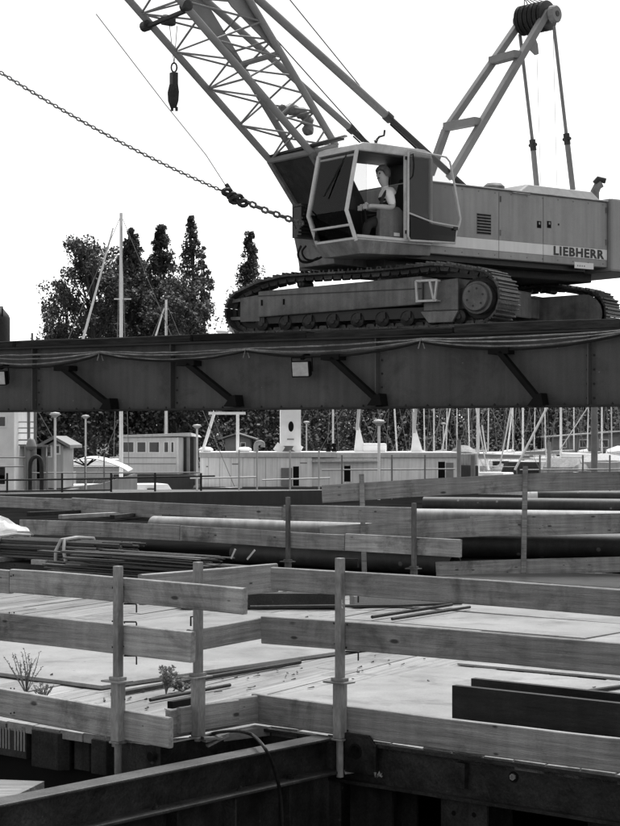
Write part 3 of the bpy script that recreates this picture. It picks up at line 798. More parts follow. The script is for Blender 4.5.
# cables along the top flange
sup = [(-40, 354.5), (100, 351.5), (246, 348.5), (421, 339), (628, 330)]
for k, (sag, dy, r, mm, lab) in enumerate(((2.0, 0, .012, M_CABLE, 'taut pale cable along the top of the girder'),
                                       (7.5, 2, .014, M_CABLE, 'sagging pale cable hung in loops along the girder'),
                                       (9.5, 3.0, .016, M_RUBBER, 'thick black cable in deep loops along the girder'),
                                       (5.0, 1, .010, M_CABLE, 'thin cable in shallow loops along the girder'))):
    pts = []
    for i in range(len(sup) - 1):
        (xa, ya), (xb, yb) = sup[i], sup[i + 1]
        for j in range(14):
            t = j / 14
            sg_ = sag * 4 * t * (1 - t) * (1 + .25 * math.sin(i * 2.1 + k)) + rnd.uniform(-.35, .35)
            pts.append(GD.pt(xa + (xb - xa) * t, ya + (yb - ya) * t + dy + sg_, -.03 - .012 * k))
    pts.append(GD.pt(sup[-1][0], sup[-1][1] + dy, -.03 - .012 * k))
    tag(MB().tube(pts, r, 6).build('power_cable', mm, smooth=True), lab, 'cable', 'cables along the girder')
for (x_, y_) in sup[1:]:
    a = GD.pt(x_, y_ + 4, -.04)
    MB().tube([a + Vector((-.04, -.04, -.08)), a + Vector((0, -.03, .07)), a + Vector((.05, -.03, -.08))], .011, 5).build('cable_tie', M_CABLE, br)
# floodlights on the web
def flood(px_, py_, label):
    c = GD.pt(px_, py_, -.12)
    t = thing('floodlight', c, label, 'floodlight', 'floodlights on the girder')
    n = (-GD.b + Vector((0, 0, -.12))).normalized(); x = GD.a; z = x.cross(n).normalized()
    if z.z < 0: z = -z
    def Q(a, b, cc): return c + x * a + z * b + n * cc
    MB().hexa([Q(-.12, -.10, -.1), Q(.12, -.10, -.1), Q(.15, -.12, .02), Q(-.15, -.12, .02), Q(-.12, .10, -.1), Q(.12, .10, -.1), Q(.15, .12, .02), Q(-.15, .12, .02)]).build('housing', M_BLACK, t, bevel=.008)
    gl = MB().hexa([Q(-.13, -.10, .021), Q(.13, -.10, .021), Q(.13, -.10, .025), Q(-.13, -.10, .025), Q(-.13, .10, .021), Q(.13, .10, .021), Q(.13, .10, .025), Q(-.13, .10, .025)])
    gl.build('lens', mat('floodlight_lens', .4, .25, var=.25, scale=9), t)
    MB().tube([Q(-.165, 0, -.03), Q(-.17, -.04, -.03), Q(-.17, .16, -.04), Q(.17, .16, -.04), Q(.17, -.04, -.03)], .012, 6).build('bracket', M_BLACK, t)
    MB().bar(Q(0, .15, -.04), Q(0, .2, -.24), .05, .05).build('mount', M_BLACK, t)
flood(301, 369, 'floodlight with a pale lens on the girder below the crane track')
flood(-1, 378, 'floodlight cut off by the left edge on the girder')
# tank on the bridge at the left edge and a thin stake
b, zt = GD.px(5.0, 310, 1.4); a = b - .75
tk = thing('steel_tank', GD((a + b) / 2, 1.0, BZ1 + .14), 'dark upright steel tank with a lid cut off by the left edge', 'tank')
MB().lathe(GD((a + b) / 2, 1.4, BZ1 + .155), (0, 0, 1), [((b - a) / 2, 0), ((b - a) / 2, .45), ((b - a) / 2 - .02, .5), ((b - a) / 2 - .12, .62), (.05, .66)], 24).build('body', M_DARK, tk, smooth=True)
MB().tube([GD(b - .02, 1.35, BZ1 + .15), GD(b - .02, 1.35, BZ1 + .78), GD(a, 1.35, BZ1 + .78)], .015, 6).build('frame', M_BLACK, tk)
p_ = GD.pt(32, 348, .4); tag(MB().tube([Vector((p_.x, p_.y, BZ1 + .12)), GD.pt(32, 333, .4)], .02, 6).build('stake', M_POST), 'thin stake standing on the bridge near the left edge', 'stake')
sh = thing('scrap_heap', TK.pt(225, 335, -.1), 'small pale scrap of sheet under the left end of the track', 'scrap')
for k in range(7):
    a = TK.pt(216 + rnd.uniform(0, 18), 333 + rnd.uniform(0, 3), -.15 + rnd.uniform(0, .2)); a.z = 3.515
    e = Vector((rnd.uniform(-.2, .2), rnd.uniform(-.1, .1), rnd.uniform(0, .12))); f = Vector((rnd.uniform(-.08, .08), .06, rnd.uniform(0, .1)))
    MB().prism([a, a + e, a + e + f, a + f], (0, .004, .006)).build('scrap_piece', M_WHITE2, sh)
for (x0, y0, x1, y1, lab) in ((284, 341, 305, 337, 'left pale lath leaning on the mats under the track'), (300, 330, 306, 341, 'right pale lath leaning on the mats under the track')):
    tag(MB().bar(TK.pt(x0, y0, -.5), TK.pt(x1, y1, -.45), .03, .02).build('lath', M_DECKW), lab, 'lath')

# ================================================================ CRAWLER CRANE
TZ = 3.52
crane = thing('crawler_crane', UP(0, 1.5, TZ), 'pale crawler crane with lattice boom and glazed cab standing on the girder bridge', 'crane')

# ---- tracks
def zpx(px_, py_): return TK.px(px_, py_, 0)
cs, cz = zpx(474, 299); cz = TZ + .45; RS = .395
ci, _ = zpx(243, 306); RI = .33; ciz = TZ + .05 + RI
loop = []
for k in range(13):                                       # sprocket end, bottom to top
    a = -math.pi / 2 + math.pi * k / 12
    loop.append((cs + math.cos(a) * RS, cz + math.sin(a) * RS))
top_pts = [zpx(*a) for a in ((446, 265), (430, 264.5), (400, 268), (365, 271), (330, 273), (303, 274.5), (282, 276), (258, 282))]
loop += top_pts
for k in range(11):
    a = math.radians(105) + math.radians(165) * k / 10
    loop.append((ci + math.cos(a) * RI, ciz + math.sin(a) * RI))
b0 = (ci + .15, TZ + .05); b1 = (cs - .15, TZ + .05)
for k in range(9): loop.append((b0[0] + (b1[0] - b0[0]) * k / 8, TZ + .05))
L_ = []
for i in range(len(loop)):
    p0, p1 = Vector(loop[i]), Vector(loop[(i + 1) % len(loop)]); L_.append((p0, p1, (p1 - p0).length))
tot = sum(x[2] for x in L_)
NSH = int(round(tot / .165)); pit = tot / NSH
def on_loop(dist):
    dist %= tot
    for p0, p1, l in L_:
        if dist <= l: return p0.lerp(p1, dist / l)
        dist -= l
    return L_[-1][1]
SW = .7
sm = MB()
prof = [(-pit * .49, -.012), (pit * .47, -.012), (pit * .47, .018), (pit * .30, .018), (pit * .27, .055), (pit * .16, .055), (pit * .13, .018),
        (-pit * .10, .018), (-pit * .13, .048), (-pit * .22, .048), (-pit * .25, .018), (-pit * .49, .018)]
sm.prism([Vector((x, 0, z)) for x, z in prof], (0, SW, 0))
for yy in (.2, .46): sm.prism([Vector((x, yy, z)) for x, z in ((-pit * .5, -.012), (pit * .5, -.012), (pit * .35, -.075), (-pit * .35, -.075))], (0, .05, 0))
shoe_me = sm.mesh('track_shoe', M_SHOE)
def make_track(w0, label, inner=False):
    """part: track_frame; sub-parts: shoes, rollers, sprocket, idler, step"""
    def T(s_, w_, z_): return TK(s_, w0 + w_, z_)
    fr = Frame(TK(0, w0, 0), TK.a, TK.b)
    l0, _ = zpx(256, 300); l1, _ = zpx(420, 300); l2, _ = zpx(455, 300)
    f = MB(); f.hexa([T(l0, .06, 3.80), T(l1, .06, 3.90), T(l1, .62, 3.90), T(l0, .62, 3.80), T(l0, .06, 4.205), T(l1, .06, 4.32), T(l1, .62, 4.32), T(l0, .62, 4.205)])
    tf = f.build('track_frame', M_CRANED, crane, bevel=.02)
    tag(tf, label)
    f = MB().fbox(fr, l0 - .02, l1 + .4, .14, .56, 3.70, 3.86); f.build('roller_frame', M_GREASE, tf)
    f = MB(); f.hexa([T(l1 + .005, .11, 3.80), T(l2, .11, 3.80), T(l2, .6, 3.80), T(l1 + .005, .6, 3.80), T(l1 + .005, .11, 4.22), T(l2, .11, 4.27), T(l2, .6, 4.27), T(l1 + .005, .6, 4.22)])
    f.build('drive_housing', M_CRANED, tf, bevel=.015)
    f = MB(); f.fbox(fr, l2, cs - .1, .2, .55, 3.82, 4.12); f.build('drive_arm', M_GREASE, tf)
    f = MB().fbox(fr, l0, l1, .052, .0585, 4.125, 4.14); f.build('weld_seam', M_GREASE, tf)
    for k in (0.02, .16):
        f = MB().fbox(fr, l0 + k * (l1 - l0), l0 + k * (l1 - l0) + .03, .05, .0585, 3.98, 4.07); f.build('slot', M_BLACK, tf)
    # idler end: block, open yoke, wheel
    i0, _ = zpx(236, 300); y0, _ = zpx(223, 300)
    f = MB(); f.hexa([T(i0, .12, 3.74), T(l0 - .004, .12, 3.74), T(l0 - .004, .58, 3.74), T(i0, .58, 3.74), T(i0, .12, 4.12), T(l0 - .004, .12, 4.16), T(l0 - .004, .58, 4.16), T(i0, .58, 4.12)])
    f.build('idler_block', M_CRANED, tf, bevel=.012)
    for w_ in (.12, .53):
        yk = MB(); yk.bar(T(i0, w_ + .025, 4.09), T(y0, w_ + .025, 4.06), .05, .05); yk.bar(T(y0 + .02, w_ + .025, 4.06), T(y0 + .02, w_ + .025, 3.80), .05, .05, Vector((1, 0, 0))); yk.bar(T(y0, w_ + .025, 3.80), T(i0, w_ + .025, 3.80), .05, .05)
        yk.build('idler_yoke', M_CRANED, tf)
    def wheel(name, s_, z_, r, w_a, w_b, mm, n=24):
        return MB().lathe(T(s_, w_a, z_), TK.b, [(r * .35, -.02), (r * .4, 0), (r * .85, .02), (r, .0), (r, w_b - w_a), (r * .3, w_b - w_a)], n).build(name, mm, tf, smooth=True)
    wheel('idler_wheel', ci, ciz, RI - .05, .26, .46, M_GREASE)
    wheel('sprocket', cs, cz, RS - .09, .24, .46, M_GREASE)
    for k in range(16):
        a = 2 * math.pi * k / 16
        d0 = Vector((math.cos(a), math.sin(a)))
        MB().bar(T(cs + d0.x * (RS - .12), .35, cz + d0.y * (RS - .12)), T(cs + d0.x * (RS - .05), .35, cz + d0.y * (RS - .05)), .09, .05, TK.b).build('sprocket_tooth', M_GREASE, tf)
    if inner:
        ip = [(l0, 3.66), (cs, 3.66)] + [(cs + .335 * math.cos(a), cz + .335 * math.sin(a)) for a in [math.radians(-68 + 158 * k / 10) for k in range(11)]] + [(l0, 4.2)]
        MB().prism([T(a, .015, z) for a, z in ip], TK.b * .03).build('inner_plate', M_CRANED, tf, bevel=.01)
    dsk = MB().lathe(T(cs, .03 if not inner else .1, cz), TK.b, [(.0, 0), (.19, .0), (.205, .02), (.205, .07), (.24, .08), (.24, .22)], 28).build('drive_cover', M_CRANED, tf, smooth=True)
    for k in range(0 if inner else 6):
        a = 2 * math.pi * k / 6 + .3
        MB().lathe(T(cs + .13 * math.cos(a), .031, cz + .13 * math.sin(a)), -TK.b, [(.018, 0), (.018, .006), (0, .006)], 6).build('cover_bolt', M_GREASE, tf)
    nrol = 9
    for k in range(nrol):
        s_ = l0 + .02 + (l2 - l0 - .02) * k / (nrol - 1)
        wheel('track_roller', s_, TZ + .185, .115, .13, .56, M_GREASE, 16)
        if k < nrol - 1:
            f = MB().fbox(fr, s_ + .0, s_ + .07, .10, .13, TZ + .19, TZ + .29); f.build('roller_bracket', M_GREASE, tf)
    f = MB(); f.prism([T(l1 - .03, .07, 3.79), T(l2 + .02, .07, 3.79), T(l2 - .08, .07, 3.62), T(l1 + .1, .07, 3.62)], TK.b * .06); (None if inner else f.build('roller_guard', M_CRANED, tf, bevel=.01))
    for px_ in (294, 430):
        c_, z_ = zpx(px_, 284)
        wheel('carrier_roller', c_, 4.30 if px_ < 400 else 4.42, .065, .2, .5, M_GREASE, 14)
    # step
    a0_, za = zpx(417, 279); a1_, zb = zpx(438, 301)
    stp = MB()
    for p0, p1 in (((a0_, 4.24), (a0_ + .02, 3.94)), ((a1_, 4.24), (a1_ - .04, 3.94)), ((a0_, 4.24), (a1_, 4.24)), ((a0_, 3.94), (a1_, 3.94)), ((a1_ - .12, 4.24), (a1_ - .05, 3.94))):
        stp.bar(T(p0[0], -.03, p0[1]), T(p1[0], -.03, p1[1]), .035, .03)
    stp.bar(T(a0_, .03, 3.94), T(a1_, .03, 3.94), .12, .02); stp.bar(T(a0_ + .02, .0, 4.235), T(a0_ + .02, .1, 4.235), .03, .03); stp.bar(T(a1_ - .02, .0, 4.235), T(a1_ - .02, .1, 4.235), .03, .03)
    if not inner: stp.build('step', M_CREAM, tf)
    for k in range(NSH):
        d_ = pit * k
        pm = on_loop(d_); pa, pb = on_loop(d_ - pit * .45), on_loop(d_ + pit * .45)
        t = (pb - pa).normalized()                         # direction of travel round the loop (anticlockwise)
        x = TK.a * t.x + Vector((0, 0, 1)) * t.y; nrm = TK.a * t.y - Vector((0, 0, 1)) * t.x
        o = T(pm.x, 0, pm.y)
        place('track_shoe', shoe_me, tf, axes(o, x, TK.b, nrm))
    return tf
make_track(0.0, 'near crawler track with pale side frame and worn steel shoes')
make_track(4.3, 'far crawler track partly hidden behind the near one', True)
mud = MB()
for i in range(420):
    s_ = rnd.uniform(ci - .3, cs + .5); w_ = rnd.choice((rnd.uniform(-.25, .1), rnd.uniform(0, .7))); r_ = rnd.uniform(.01, .045)
    p = TK(s_, w_, 3.505 + rnd.uniform(0, .02))
    mud.add([p + Vector((-r_, 0, 0)), p + Vector((0, -r_, 0)), p + Vector((r_, 0, 0)), p + Vector((0, r_, 0)), p + Vector((rnd.uniform(-.01, .01), 0, r_ * .9)), p - Vector((0, 0, r_))],
            [(0, 1, 4), (1, 2, 4), (2, 3, 4), (3, 0, 4), (1, 0, 5), (2, 1, 5), (3, 2, 5), (0, 3, 5)])
tag(mud.build('mud', M_TIMBER), 'clods of mud packed along the foot of the near track', 'mud', kind='stuff')
# car body between the tracks, slewing ring
um, wm = 1.0, 2.35
cb = MB().fbox(TK, um - 1.1, um + 1.1, 1.0, 3.7, 3.88, 4.32); cb.build('car_body', M_CRANED, crane, bevel=.03)
for s_ in (um - .85, um + .85):
    MB().fbox(TK, s_ - .22, s_ + .22, .55, 4.1, 3.9, 4.22).build('axle_beam', M_CRANED, crane, bevel=.02)
ctr = TK(um, wm, 0)
MB().lathe((ctr.x, ctr.y, 4.30), (0, 0, 1), [(.85, 0), (.85, .12), (.95, .13), (.95, .26), (.8, .27), (.8, .36)], 40).build('slewing_ring', M_GREASE, crane, smooth=True)

# ---- upper works
ZB, ZT = 4.70, 5.78
fR, _ = UP.px(607.7, 230, 0)                              # rear end of the side panels (negative f)
f1, _ = UP.px(499.4, 220, 0); f2, _ = UP.px(543.8, 220, 0)
fC, _ = UP.px(421, 230, 0)                                # front of the machine house behind the cab
WU = 2.9
body = MB().fbox(UP, fR, fC, .02, WU, ZB, ZT).build('machine_house', M_CRANE, crane, bevel=.02)
zb0, zb1 = 4.825, 4.995
def panel(name, fa, fb, za, zb, mm, parent=None, th=.012, r0=.0195, bv=.004):
    return MB().fbox(UP, min(fa, fb), max(fa, fb), r0 - th, r0, za, zb).build(name, mm, parent or body, bevel=bv)
sk = []
for fa, fb in ((fC, f1 + .006), (f1 - .006, f2 + .006), (f2 - .006, fR + .004)):
    panel('side_panel', fa, fb, zb1 + .001, ZT - .03, M_CRANE)
    panel('pale_band', fa, fb, zb0, zb1, M_BAND, th=.012)
    panel('lower_panel', fa, fb, ZB + .01, zb0 - .003, M_CRANE, th=.010)
MB().fbox(UP, fR, fC, -.02, WU, ZT + .001, ZT + .02).build('roof_edge', M_CREAM, body, bevel=.006)
# louvre
la, _ = UP.px(477, 220, 0); lb, _ = UP.px(491.5, 220, 0)
_, lz1 = UP.px(484, 213.5, 0); _, lz0 = UP.px(484, 234.5, 0)
panel('louvre_recess', la, lb, lz0, lz1, M_CRANED, th=.003, r0=.0074)
for k in range(7):
    z_ = lz0 + (lz1 - lz0) * (k + .5) / 7
    panel('louvre_slot', la - .01, lb + .01, z_ - .011, z_ + .011, M_BLACK, th=.004, r0=.0042, bv=0)
for x_ in (539.5, 549.5):
    a_, z_ = UP.px(x_, 224.5, 0)
    h = panel('handle_recess', a_ - .045, a_ + .045, z_ - .055, z_ + .055, M_BLACK, th=.004, r0=.0072)
    MB().fbox(UP, a_ - .015, a_ + .015, -.006, .003, z_ - .0, z_ + .035).build('latch', M_CRANE, h)
a_, z_ = UP.px(559, 224.5, 0); panel('lock', a_ - .015, a_ + .015, z_ - .015, z_ + .015, M_BLACK, th=.004, r0=.0072)
a_, z0_ = UP.px(575, 268, 0); b_, z1_ = UP.px(594, 261.5, 0)
pl = panel('notice_plate', a_, b_, z0_, z0_ + .10, M_WHITE2, th=.003, r0=.0092)
for k in range(4): panel('notice_line', a_ - .06 - .05 * k, a_ - .085 - .05 * k, z0_ + .03, z0_ + .055, M_MIDG, parent=body, th=.001, r0=.006, bv=0)
for fa, fb in ((f1, f2), (f2, fR)):
    for zz_ in (zb1 + .12, ZT - .14):
        hx = fa - .03 if fa == f1 else fb + .03
        MB().tube([UP(hx, -.0, zz_ - .045), UP(hx, -.0, zz_ + .045)], .012, 8).build('panel_hinge', M_CRANED, body)
for k in range(12):
    fx_ = fC - .15 + (fR + .1 - fC + .15) * k / 11
    MB().lathe(UP(fx_, .0075, ZT - .055), -UP.b, [(.010, 0), (.009, .005), (0, .006)], 8).build('panel_bolt', M_CRANED, body)
    MB().lathe(UP(fx_, .0095, ZB + .06), -UP.b, [(.010, 0), (.009, .005), (0, .006)], 8).build('panel_bolt', M_CRANED, body)
gra = UP.px(512, 200, 0)[0]
MB().tube([UP(gra, .0, ZT - .02), UP(gra, -.05, ZT - .03), UP(gra - .35, -.05, ZT - .03), UP(gra - .35, .0, ZT - .02)], .010, 6).build('grab_rail', M_CRANED, body)
# lettering on the band
def lettering(txt, parent, fr_pt, xdir, zdir, width, height, mm, extr=.002):
    cu = bpy.data.curves.new('lettering', 'FONT'); cu.body = txt; cu.extrude = extr; cu.offset = 0.038; cu.space_character = 1.14; cu.resolution_u = 3
    ob = bpy.data.objects.new('lettering_tmp', cu); COL.objects.link(ob)
    dg = bpy.context.evaluated_depsgraph_get(); me = bpy.data.meshes.new_from_object(ob.evaluated_get(dg))
    bpy.data.objects.remove(ob, do_unlink=True)
    xs = [v.co.x for v in me.vertices]; ys = [v.co.y for v in me.vertices]
    sx, sy = width / (max(xs) - min(xs)), height / (max(ys) - min(ys))
    x0, y0 = min(xs), min(ys); yd = xdir.cross(zdir)
    for v in me.vertices:
        v.co = fr_pt + xdir * ((v.co.x - x0) * sx) + zdir * ((v.co.y - y0) * sy) - yd * (-v.co.z) * 1.0 - Vector(parent['_o'])
    me.name = 'lettering'; me.materials.clear(); me.materials.append(mm)
    o = bpy.data.objects.new('lettering', me); COL.objects.link(o); o.parent = parent; o.location = (0, 0, 0); o['_o'] = parent['_o']
    return o
ta, _ = UP.px(554, 250, 0); tb, _ = UP.px(604.5, 250, 0)
lt = lettering('LIEBHERR', body, UP(ta, .0045, zb0 + .012), -UP.a, Vector((0, 0, 1)), ta - tb, zb1 - zb0 - .024, M_INK)
# upper frame under the house and counterweight
MB().fbox(UP, fR - .2, fC + .25, .55, WU - .5, 4.5, ZB - .002).build('upper_frame', M_GREASE, crane, bevel=.02)
MB().fbox(UP, fR + .4, fC + .2, .12, WU - .1, 4.62, ZB - .001).build('belly_plate', M_GREASE, crane)
cw = MB().fbox(UP, fR - 1.1, fR - .012, -.06, WU + .06, ZB - .06, ZT + .06).build('counterweight', M_CRANE, crane, bevel=.04)
# roof things
h0, _ = UP.px(515, 185, .25); h1, _ = UP.px(600, 195, .25)
hm = MB(); hm.hexa([UP(h1, .2, ZT + .02), UP(h0, .2, ZT + .02), UP(h0, 1.4, ZT + .02), UP(h1, 1.4, ZT + .02),
                    UP(h1 + .12, .32, ZT + .2), UP(h0 - .35, .32, ZT + .2), UP(h0 - .35, 1.3, ZT + .2), UP(h1 + .12, 1.3, ZT + .2)])
hm.build('engine_hood', M_CRANE, crane, bevel=.02)
c_ = UP.pt(494, 184, .8); c_.z = ZT + .02
MB().lathe(c_, (0, 0, 1), [(.07, 0), (.07, .12), (.17, .13), (.175, .17), (.12, .22), (.0, .235)], 20).build('air_intake', M_CRANED, crane, smooth=True)
c_ = UP.pt(595, 190, .5); c_.z = ZT + .02
ex = MB().tube([c_, c_ + Vector((0, 0, .22)), c_ + Vector((.05, .02, .32)), c_ + Vector((.11, .02, .36))], [.075, .075, .07, .07], 14).build('exhaust_pipe', M_CRANED, crane, smooth=True)
MB().tube([c_ + Vector((-.0, 0, .36)), c_ + Vector((.06, 0, .43)), c_ + Vector((.18, .0, .40))], [.05, .055, .05], 8).build('exhaust_flap', M_GREASE, ex)

# ---- cab
RC0, RC1 = -.12, .80
def C(px_, py_, r=RC0): return UP.pt(px_, py_, r)
def fz(px_, py_, r=RC0): return UP.px(px_, py_, r)
ftop, zt_ = fz(357, 150); fmid, zmid = fz(346.5, 210); flow, zlow = fz(356, 239)
fB, zsill = fz(405.5, 240); fE, _ = fz(432, 240)
zroof = fz(380, 143.5)[1]
cab = MB()
prof_c = [(fE, zt_), (ftop + .03, zt_), (ftop - .0, zroof - .05), (ftop - .12, zroof - .01), (ftop - .4, zroof), (fE + .15, zroof - .01), (fE + .02, zroof - .05)]
cab.prism([UP(a, RC0 - .015, z) for a, z in prof_c], UP.b * (RC1 - RC0 + .03))
cabo = cab.build('cab', M_CREAM, crane, bevel=.02)
tag(cabo, 'pale framed operator cab with its door open')
def cpart(name, mm, parent=cabo, **k):
    return lambda mb: mb.build(name, mm, parent, **k)
# floor, base
MB().fbox(UP, fE, flow, RC0, RC1, zsill - .05, zsill).build('floor', M_CREAM, cabo, bevel=.01)
bs = MB(); bs.hexa([UP(fE - .0, RC0 + .04, zsill - .20), UP(flow - .1, RC0 + .02, zsill - .25), UP(flow - .1, RC1, zsill - .25), UP(fE, RC1, zsill - .20),
                    UP(fE, RC0 + .02, zsill - .052), UP(flow + .04, RC0 - .02, zsill - .052), UP(flow + .04, RC1 + .1, zsill - .052), UP(fE, RC1 + .1, zsill - .052)])
bs.build('cab_base', M_CRANED, cabo, bevel=.012)
for r_ in (RC0, RC1):
    fo = MB().tube([UP(ftop, r_, zt_ + .02), UP(fmid, r_, zmid), UP(flow, r_, zlow - .02)], .030, 8)
    fo.build('front_pillar', M_CREAM, cabo, smooth=True)
    if r_ == RC0: MB().bar(UP(fB, r_, zsill), UP(fB, r_, zt_ + .01), .055, .045, UP.a).build('door_pillar', M_CREAM, cabo, bevel=.012)
    MB().bar(UP(fE + .03, r_, zsill), UP(fE + .03, r_, zt_ + .01), .06, .05, UP.a).build('rear_pillar', M_CREAM, cabo, bevel=.012)
    MB().bar(UP(flow, r_, zsill + .0), UP(fE, r_, zsill + .0), .05, .045).build('sill', M_CREAM, cabo, bevel=.01)
MB().tube([UP(flow, RC0, zlow), UP(flow, RC1, zlow)], .035, 8).build('front_sill', M_CREAM, cabo, smooth=True)
MB().tube([UP(fmid - .06, RC0, zlow + .2), UP(fmid - .06, RC1, zlow + .2)], .018, 8).build('front_rail', M_CREAM, cabo, smooth=True)
# panes
def pane(pts, parent=cabo, mm=None, name='pane', off=None):
    n = (pts[1] - pts[0]).cross(pts[2] - pts[0]).normalized()
    return MB().prism(pts, n * .006).build(name, mm or M_GLASS, parent)
pane([UP(ftop, RC0 + .04, zt_), UP(ftop, RC1 - .04, zt_), UP(fmid, RC1 - .04, zmid), UP(fmid, RC0 + .04, zmid)], name='windscreen', mm=M_GLASSW)
pane([UP(fmid, RC0 + .04, zmid - .005), UP(fmid, RC1 - .04, zmid - .005), UP(flow, RC1 - .04, zlow + .03), UP(flow, RC0 + .04, zlow + .03)], name='lower_windscreen', mm=M_GLASSW)
pane([UP(ftop, RC1, zt_), UP(fB, RC1, zt_), UP(fB, RC1, zsill + .4), UP(fmid - .03, RC1, zsill + .4)], name='far_side_pane')
MB().bar(UP(ftop - .03, .1, zt_ - .02) + UP.a * .03, UP(fmid, .42, zmid + .25) + UP.a * .0, .02, .02).build('wiper', M_RUBBER, cabo)
MB().bar(UP(ftop + .0, RC0 + .05, zt_ - .06), UP(ftop + .0, RC1 - .05, zt_ - .06), .03, .03).build('front_header', M_CREAM, cabo)
# inside: rear wall, far low side, seat, console, levers
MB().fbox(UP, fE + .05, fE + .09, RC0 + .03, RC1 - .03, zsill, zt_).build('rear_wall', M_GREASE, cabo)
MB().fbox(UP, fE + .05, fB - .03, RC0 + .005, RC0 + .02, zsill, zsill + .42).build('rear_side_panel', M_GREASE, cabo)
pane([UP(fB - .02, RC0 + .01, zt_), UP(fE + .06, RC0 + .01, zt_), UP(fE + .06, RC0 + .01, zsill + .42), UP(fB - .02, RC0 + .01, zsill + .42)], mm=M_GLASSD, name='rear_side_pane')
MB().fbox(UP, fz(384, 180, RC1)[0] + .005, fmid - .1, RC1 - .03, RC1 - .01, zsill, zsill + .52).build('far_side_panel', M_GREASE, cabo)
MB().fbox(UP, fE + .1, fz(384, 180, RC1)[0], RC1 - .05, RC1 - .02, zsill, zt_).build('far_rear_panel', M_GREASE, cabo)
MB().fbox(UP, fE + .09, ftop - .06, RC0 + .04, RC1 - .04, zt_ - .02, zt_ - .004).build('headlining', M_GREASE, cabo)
sf, sz = fz(388, 225, .3)
MB().fbox(UP, sf - .30, sf + .22, .1, .6, zsill + .28, zsill + .42).build('seat', M_RUBBER, cabo, bevel=.03)
sb_ = MB(); sb_.hexa([UP(sf - .40, .12, zsill + .38), UP(sf - .26, .12, zsill + .38), UP(sf - .26, .58, zsill + .38), UP(sf - .40, .58, zsill + .38),
                     UP(sf - .52, .15, zsill + 1.02), UP(sf - .42, .15, zsill + 1.02), UP(sf - .42, .55, zsill + 1.02), UP(sf - .52, .55, zsill + 1.02)])
sb_.build('seat_back', M_RUBBER, cabo, bevel=.03)
ka, kz = fz(381, 205, .0); kb, _ = fz(404, 205, .0)
cn = MB(); cn.prism([UP(ka, .0, zsill + .5), UP(ka + .03, .0, zsill + .02), UP(kb - .02, .0, zsill + .02), UP(kb - .02, .0, zsill + .42), UP(kb + .1, .0, zsill + .5)], UP.b * .10)
cn.build('side_console', M_CRANED, cabo, bevel=.015)
a_, z_ = fz(398, 235, -.0); MB().fbox(UP, a_ - .03, a_ + .08, -.004, -.001, z_ - .02, z_ + .03).build('sticker', M_WHITE2, cabo)
for (x_, r_) in ((365, .1), (361, .35)):
    b_ = C(x_ + 3, 236, r_); MB().tube([Vector((b_.x, b_.y, zsill)), C(x_, 209, r_)], .015, 6).build('lever', M_RUBBER, cabo); 
MB().fbox(UP, fmid - .42, fmid - .2, .5, .74, zsill, zsill + .55).build('instrument_panel', M_RUBBER, cabo, bevel=.02)
# roof lamp/hook
c_ = UP.pt(376, 143, .2); c_.z = zroof
MB().lathe(c_, (0, 0, 1), [(.05, 0), (.05, .03), (.025, .04), (.025, .09), (.04, .1), (0, .12)], 10).build('roof_lamp', M_GREASE, cabo)
MB().tube([c_ + Vector((0, 0, .1)), c_ + Vector((.05, 0, .16)), c_ + Vector((.12, .0, .18)), c_ + Vector((.13, 0, .26))], .018, 6).build('roof_hook', M_GREASE, cabo)
c_ = UP.pt(383, 143, .2); c_.z = zroof; MB().lathe(c_, (0, 0, 1), [(.04, 0), (.05, .04), (.0, .07)], 10).build('roof_cap', M_GREASE, cabo)
# open door swung back
RD = RC0 - .085
dp = [(408.5, 150), (446, 157), (450, 162), (454.5, 185), (460.5, 219), (459, 226), (456.5, 231), (455, 243), (410, 240.5), (408, 236)]
door = MB().tube([C(x, y, RD) for x, y in dp], .017, 8, closed=True).build('door', M_CREAM, cabo, smooth=True)
tag(door, 'cab door swung fully open against the side')
MB().tube([C(409, 213, RD), C(432, 222, RD), C(458.5, 227, RD)], .014, 8).build('door_rail', M_CREAM, cabo, smooth=True)
pane([C(409.5, 152, RD), C(446, 158.5, RD), C(459, 220, RD), C(457, 225, RD), C(432, 220, RD), C(409.5, 212, RD)], mm=M_GLASS, name='door_pane')
pane([C(410, 216, RD), C(432, 224, RD), C(457, 229, RD), C(454.5, 242, RD), C(410.5, 239, RD)], mm=M_GLASSD, name='door_lower_panel')
MB().tube([C(411, 155, RD - .05), C(413, 154, RD - .05), C(414, 165, RD - .05), C(413, 176, RD - .05), C(410, 179, RD - .05)], .012, 6).build('door_grip', M_RUBBER, cabo)
MB().fbox(UP, fz(455, 226, RD)[0] - .03, fz(455, 226, RD)[0] + .05, RD - .04, RD - .02, fz(455, 229, RD)[1] - .02, fz(455, 229, RD)[1] + .03).build('door_latch', M_GREASE, cabo)
for y_ in (158, 232): MB().bar(C(406, y_, RC0 - .02), C(409, y_, RD), .04, .05).build('hinge', M_GREASE, cabo)

